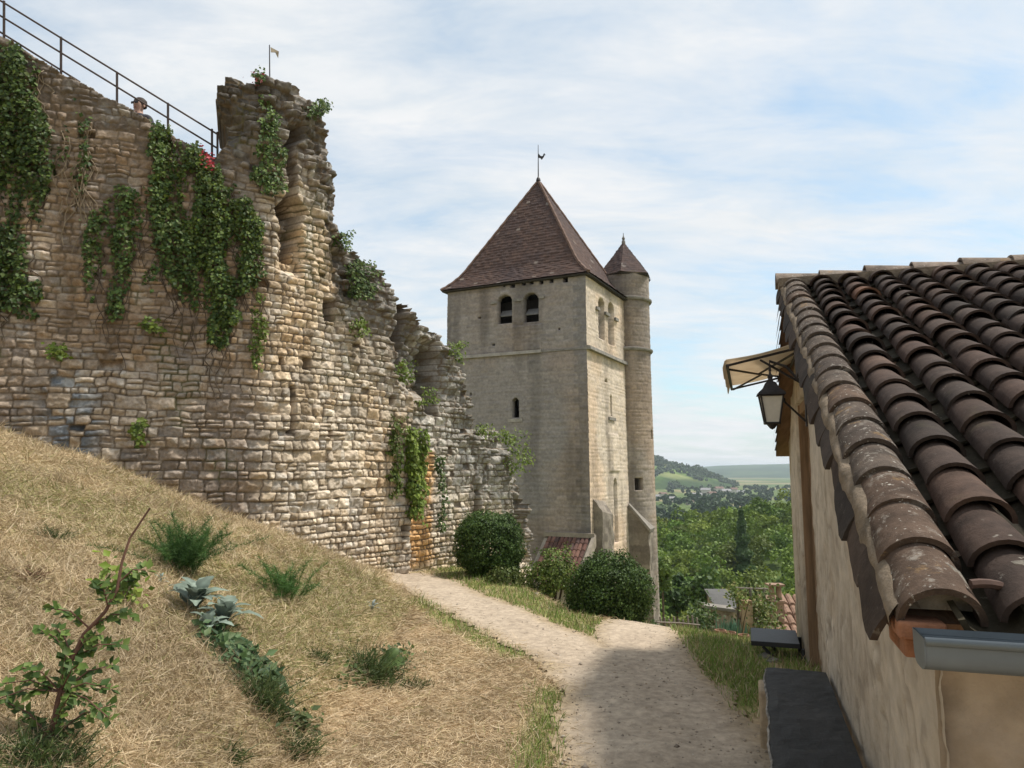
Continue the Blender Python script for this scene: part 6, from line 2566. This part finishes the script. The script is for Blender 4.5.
# ------------------------------------------------------------ the air over the valley
m = MB()
m.box((-12000, -900, -70), (24000, 0, 0), (0, 14000, 0), (0, 0, 118))
M_HAZE = bpy.data.materials.new('air')
M_HAZE.use_nodes = True
hn = M_HAZE.node_tree
hn.nodes.clear()
ho_ = hn.nodes.new('ShaderNodeOutputMaterial')
hv = hn.nodes.new('ShaderNodeVolumePrincipled')
hv.inputs['Color'].default_value = (.80, .90, 1.0, 1)
hv.inputs['Density'].default_value = .00014
hv.inputs['Anisotropy'].default_value = .1
hn.links.new(hv.outputs[0], ho_.inputs['Volume'])
m.build('haze', M_HAZE, kind='stuff')
# ------------------------------------------------------------ the garden below the crest of the path
def gp(px, py, y):
    return at_depth(px, py, y)


M_STAKE = simple('grey_stake', (.20, .17, .14), .9, scale=12, bumps=.4)
fen = empty('rustic_fence', tuple(gp(672, 635, 11.5)), label='low rustic fence of grey wooden stakes beside the turret foot', cat='fence')
yF = 11.5
for i in range(9):
    x = 660 + i * 4.6
    p = gp(x, 618 + random.uniform(-3, 4), yF + .03 * i)
    g = tz(p[0], p[1]) - .1
    m = MB()
    q = np.array([p[0] + random.uniform(-.02, .02), p[1], g])
    m.tube([q, (p + q) / 2 + [.01, 0, 0], p], [.022, .02, .014], 6)
    m.build('stake', M_STAKE, fen)
for py in (622, 630):
    m = MB()
    m.tube([gp(657, py, yF - .03), gp(680, py + 1, yF + .1), gp(700, py + 3, yF + .2)], .014, 5)
    m.build('rail', M_STAKE, fen)

M_GREYR = simple('grey_sheet_roof', (.085, .082, .078), .7, scale=2)
M_DRYW = simple('dry_stone', (.26, .21, .165), .95, scale=7, bumps=1, var=.5)
sh = empty('garden_shed', tuple(gp(722, 610, 24)), label='low garden shed with pale grey sloping roof among trees', cat='shed')
a, b = gp(714, 594, 24), gp(735, 592, 24)
wd = np.array([b[0] - a[0], 0, 0])
m = MB()
m.hexa([a + [-.08, -.4, -.38], a + wd + [.08, -.4, -.40], a + wd + [.08, .9, -.02], a + [-.08, .9, -.02], a + [-.08, -.4, -.34], a + wd + [.08, -.4, -.36], a + wd + [.08, .9, .02], a + [-.08, .9, .02]])
m.build('roof', M_GREYR, sh)
m = MB()
m.hexa([a + [0, -.2, -1.6], a + wd + [0, -.2, -1.6], a + wd + [0, .8, -1.6], a + [0, .8, -1.6], a + [0, -.2, -.36], a + wd + [0, -.2, -.38], a + wd + [0, .8, -.08], a + [0, .8, -.08]])
m.build('wall', M_DRYW, sh)
wl_ = empty('garden_wall', tuple(gp(720, 622, 17)), label='short brown dry stone garden wall with pale coping below the shed', cat='wall')
a, b = gp(704, 607, 17), gp(731, 611, 17)
m = MB()
m.hexa([a + [0, -.15, -1.5], b + [0, -.15, -1.5], b + [0, .2, -1.5], a + [0, .2, -1.5], a + [0, -.15, 0], b + [0, -.15, 0], b + [0, .2, 0], a + [0, .2, 0]])
m.build('masonry', M_DRYW, wl_)
m = MB()
m.hexa([a + [-.05, -.2, .003], b + [.05, -.2, .003], b + [.05, .25, .003], a + [-.05, .25, .003], a + [-.05, -.2, .07], b + [.05, -.2, .07], b + [.05, .25, .07], a + [-.05, .25, .07]])
m.build('coping', M_COPE, wl_)
# terracotta roof with a double chimney
ho = empty('neighbour_house', tuple(gp(780, 640, 16)), label='lower neighbour house with tan tiled roof and twin clay chimney pots', cat='house')
M_TERR = simple('tan_tiles', (.24, .15, .105), .9, scale=9, bumps=.8, var=.35)
M_CHIM = simple('clay_pot', (.27, .175, .125), .9, scale=8, bumps=.4)
c = gp(779, 618, 15.5)
X_ = np.array([1.0, 0, 0])
m = MB()
for i in range(9):
    for j in range(6):
        p0 = c + np.array([-.30 + i * .165 + j * .04, -.9 + j * .32, -.62 + j * .14 + .015 * math.sin(i * 5 + j)])
        al = np.array([.05, .40, .17])
        pts = []
        for f, r_ in ((0, .085), (1, .07)):
            for q in range(6):
                an = math.pi * q / 5
                pts.append(p0 + al * f + np.array([r_ * math.cos(an), 0, r_ * math.sin(an) + .03 * (1 - f)]))
        m.add(pts, [(q, q + 1, 7 + q, 6 + q) for q in range(5)] + [tuple(range(6))])
m.build('roof', M_TERR, ho)
m = MB()
m.hexa([c + [-.3, -.8, -2.2], c + [1.4, -.8, -2.2], c + [1.4, 1, -2.2], c + [-.3, 1, -2.2], c + [-.3, -.8, -.66], c + [1.4, -.8, -.66], c + [1.4, 1, .02], c + [-.3, 1, .02]])
m.build('wall', M_DRYW, ho)
m = MB()
cc = gp(776, 612, 15.6)
m.cbox(cc + [0, 0, .0], .13, .12, .2)
m.cbox(cc + [0, 0, .225], .15, .14, .025)
ch = m.build('chimney', M_CHIM, ho)
for dx in (-.075, .075):
    m = MB()
    m.lathe(cc + [dx, 0, .25], [(.07, 0), (.055, .26), (.062, .28), (.05, .29), (.04, .26)], 10)
    m.build('chimney_pot', M_CHIM, ch)
m = MB()
m.cbox(cc + [0, 0, .56], .17, .13, .018)
m.build('chimney_cap', M_CHIM, ch)
# trellis with vine
tr_ = empty('vine_trellis', tuple(gp(752, 640, 12.5)), label='garden trellis of posts and wire with climbing vine', cat='trellis')
ty_ = 12.5
for x, t in ((737, 587), (750, 588), (764, 588)):
    p = gp(x, t, ty_)
    m = MB()
    m.tube([np.array([p[0], p[1], tz(p[0], p[1]) - .1]), p], .025, 6)
    m.build('post', M_STAKE, tr_)
m = MB()
m.tube([gp(733, 588, ty_), gp(768, 589, ty_)], .018, 6)
m.build('crossbar', M_STAKE, tr_)
pi = empty('stone_pillar', tuple(gp(746, 640, 12.2)), label='rough orange brown stone pillar wrapped by garden vine', cat='pillar')
p = gp(746, 600, 12.2)
g = tz(p[0], p[1]) - .1
rough_block('shaft', [p + [-.09, -.09, g - p[2]], p + [.09, -.09, g - p[2]], p + [.09, .09, g - p[2]], p + [-.09, .09, g - p[2]], p + [-.08, -.08, 0], p + [.08, -.08, 0], p + [.08, .08, 0], p + [-.08, .08, 0]], M_STONE, pi, ((.28, .19, .12), (.42, .31, .22)), 10, .03, 7)


def leaf_cloud(name, label, cat, px, py, wpx, hpx, y, n, size, pal, dy=.25, stemmat=None, group=None):
    c = gp(px, py, y)
    k = y / FPX
    P = c + np.stack([RNG.normal(0, .27, n) * wpx * k, RNG.normal(0, dy, n), RNG.normal(0, .27, n) * hpx * k], 1)
    g = tz(c[0], c[1])
    P[:, 2] = np.maximum(P[:, 2], terrain(P[:, 0], P[:, 1]) + .02)
    V, F, C = leaf_quads(P, unit(RNG.normal(0, .6, (n, 3)) + np.array([.2, -.5, .6])), RNG.normal(size=(n, 3)) - [0, 0, .4], size * RNG.uniform(.6, 1.3, n), pick(pal, n, .25))
    o = empty(name, (c[0], c[1], g), label=label, cat=cat)
    if group:
        o['group'] = group
    npmesh('foliage', V, [F], M_LEAF, C, False, o)
    m = MB()
    for q in range(6):
        e = P[RNG.integers(0, n)]
        b = np.array([c[0] + RNG.normal(0, .05), c[1], g - .05])
        m.tube([b, (b + e) / 2 + [0, 0, .05], e], [.012, .008, .004], 5)
    m.build('stem', stemmat or M_BARK, o)
    return o


VINE = np.array([(.10, .14, .03), (.14, .17, .04), (.07, .10, .025), (.18, .17, .06)])
leaf_cloud('garden_vine', 'yellow green vine climbing the garden trellis', 'vine', 757, 612, 28, 46, 12.4, 900, .06, VINE)
leaf_cloud('garden_vine', 'pale vine leaves on the left end of the trellis', 'vine', 738, 596, 14, 16, 12.3, 220, .055, VINE * 1.2)
leaf_cloud('garden_shrub', 'bushy green shrub between the fence and the iris', 'shrub', 702, 622, 26, 40, 12.8, 800, .06, np.array([(.06, .10, .03), (.09, .13, .035), (.05, .08, .025)]))
leaf_cloud('garden_shrub', 'low shrub below the trellis beside the pots', 'shrub', 758, 645, 30, 22, 10.8, 500, .05, VINE * .8)
leaf_cloud('garden_shrub', 'small dark shrub at the left end of the fence', 'shrub', 658, 632, 12, 16, 11.4, 220, .05, np.array([(.05, .08, .02), (.07, .10, .03)]))
leaf_cloud('garden_shrub', 'sprawling flowering shrub in front of the fence', 'shrub', 690, 640, 30, 12, 10.6, 420, .045, np.array([(.07, .11, .03), (.10, .14, .04), (.20, .20, .12)]))
leaf_cloud('garden_shrub', 'olive shrub left of the neighbour roof', 'shrub', 768, 612, 14, 26, 13.6, 350, .06, VINE * .9)
# iris clump
g = gp(731, 640, 11.2)
n = 90
base = g + np.stack([RNG.normal(0, .10, n), RNG.normal(0, .1, n), np.zeros(n)], 1)
base[:, 2] = terrain(base[:, 0], base[:, 1]) - .02
D = unit(np.stack([RNG.normal(0, .22, n), RNG.normal(0, .22, n), np.ones(n)], 1))
Lh = (gp(731, 617, 11.2)[2] - base[:, 2]) * RNG.uniform(.7, 1.1, n)
w_ = unit(np.cross(D, RNG.normal(size=(n, 3)))) * .012
V = np.stack([base - w_, base + w_, base + D * (Lh * .6)[:, None] - w_, base + D * (Lh * .6)[:, None] + w_, base + D * Lh[:, None]], 1).reshape(-1, 3)
b = np.arange(n)[:, None] * 5
o = empty('iris_clump', tuple(base[0]), label='blue green iris clump of upright sword leaves in the garden', cat='iris')
npmesh('leaves', V, [b + np.array([0, 1, 3, 2]), b + np.array([2, 3, 4])], M_LEAF, np.repeat(pick(np.array([(.10, .19, .12), (.13, .22, .14), (.08, .15, .09)]), n), 5, axis=0), False, o)
# flower pots and stones by the bed
M_POT = simple('terracotta_pot', (.25, .135, .09), .85, scale=9)
for i, (px, py) in enumerate(((721, 648), (731, 652), (744, 646))):
    p = gp(px, py, 10.9)
    p[2] = tz(p[0], p[1]) - .01
    po = MB()
    po.lathe(p, [(.001, 0), (.055, 0), (.075, .13), (.085, .13), (.085, .16), (.07, .16), (.06, .12), (.001, .115)], 12)
    o = po.build('flower_pot', M_POT, smooth=False)
    tag(o, ('terracotta flower pot, leftmost of three before the iris', 'terracotta flower pot in the middle of three before the iris', 'terracotta flower pot, rightmost of three before the iris')[i], 'flower pot', 'flower pots in the garden')
for i, (px, py, s_, lab) in enumerate(((766, 658, .06, 'pale flat stone in the grass below the black wall table'), (774, 662, .045, 'small pale stone beside the flat stone under the wall table'), (534, 598, .05, 'pale stone in the grass beside the light green shrub'), (600, 640, .03, 'small pebble on the path at the grass tip'))):
    g = ground_px(px, py) if i != 2 else np.array([.35, 11.6, tz(.35, 11.6)])
    bm = bmesh.new()
    bmesh.ops.create_icosphere(bm, subdivisions=3, radius=1)
    for v in bm.verts:
        kk = .8 + .4 * float(vn(v.co.x * 2 + px, v.co.y * 2 + v.co.z * 1.7, 5))
        v.co = Vector((v.co.x * s_ * 1.5 * kk, v.co.y * s_ * kk, v.co.z * s_ * .6 * kk))
    me = bpy.data.meshes.new('field_stone')
    bm.to_mesh(me)
    bm.free()
    me.materials.append(M_COPE)
    o = bpy.data.objects.new('field_stone', me)
    COL.objects.link(o)
    o.location = tuple(g + np.array([0, 0, s_ * .2]))
    tag(o, lab, 'stone', 'loose stones beside the path')
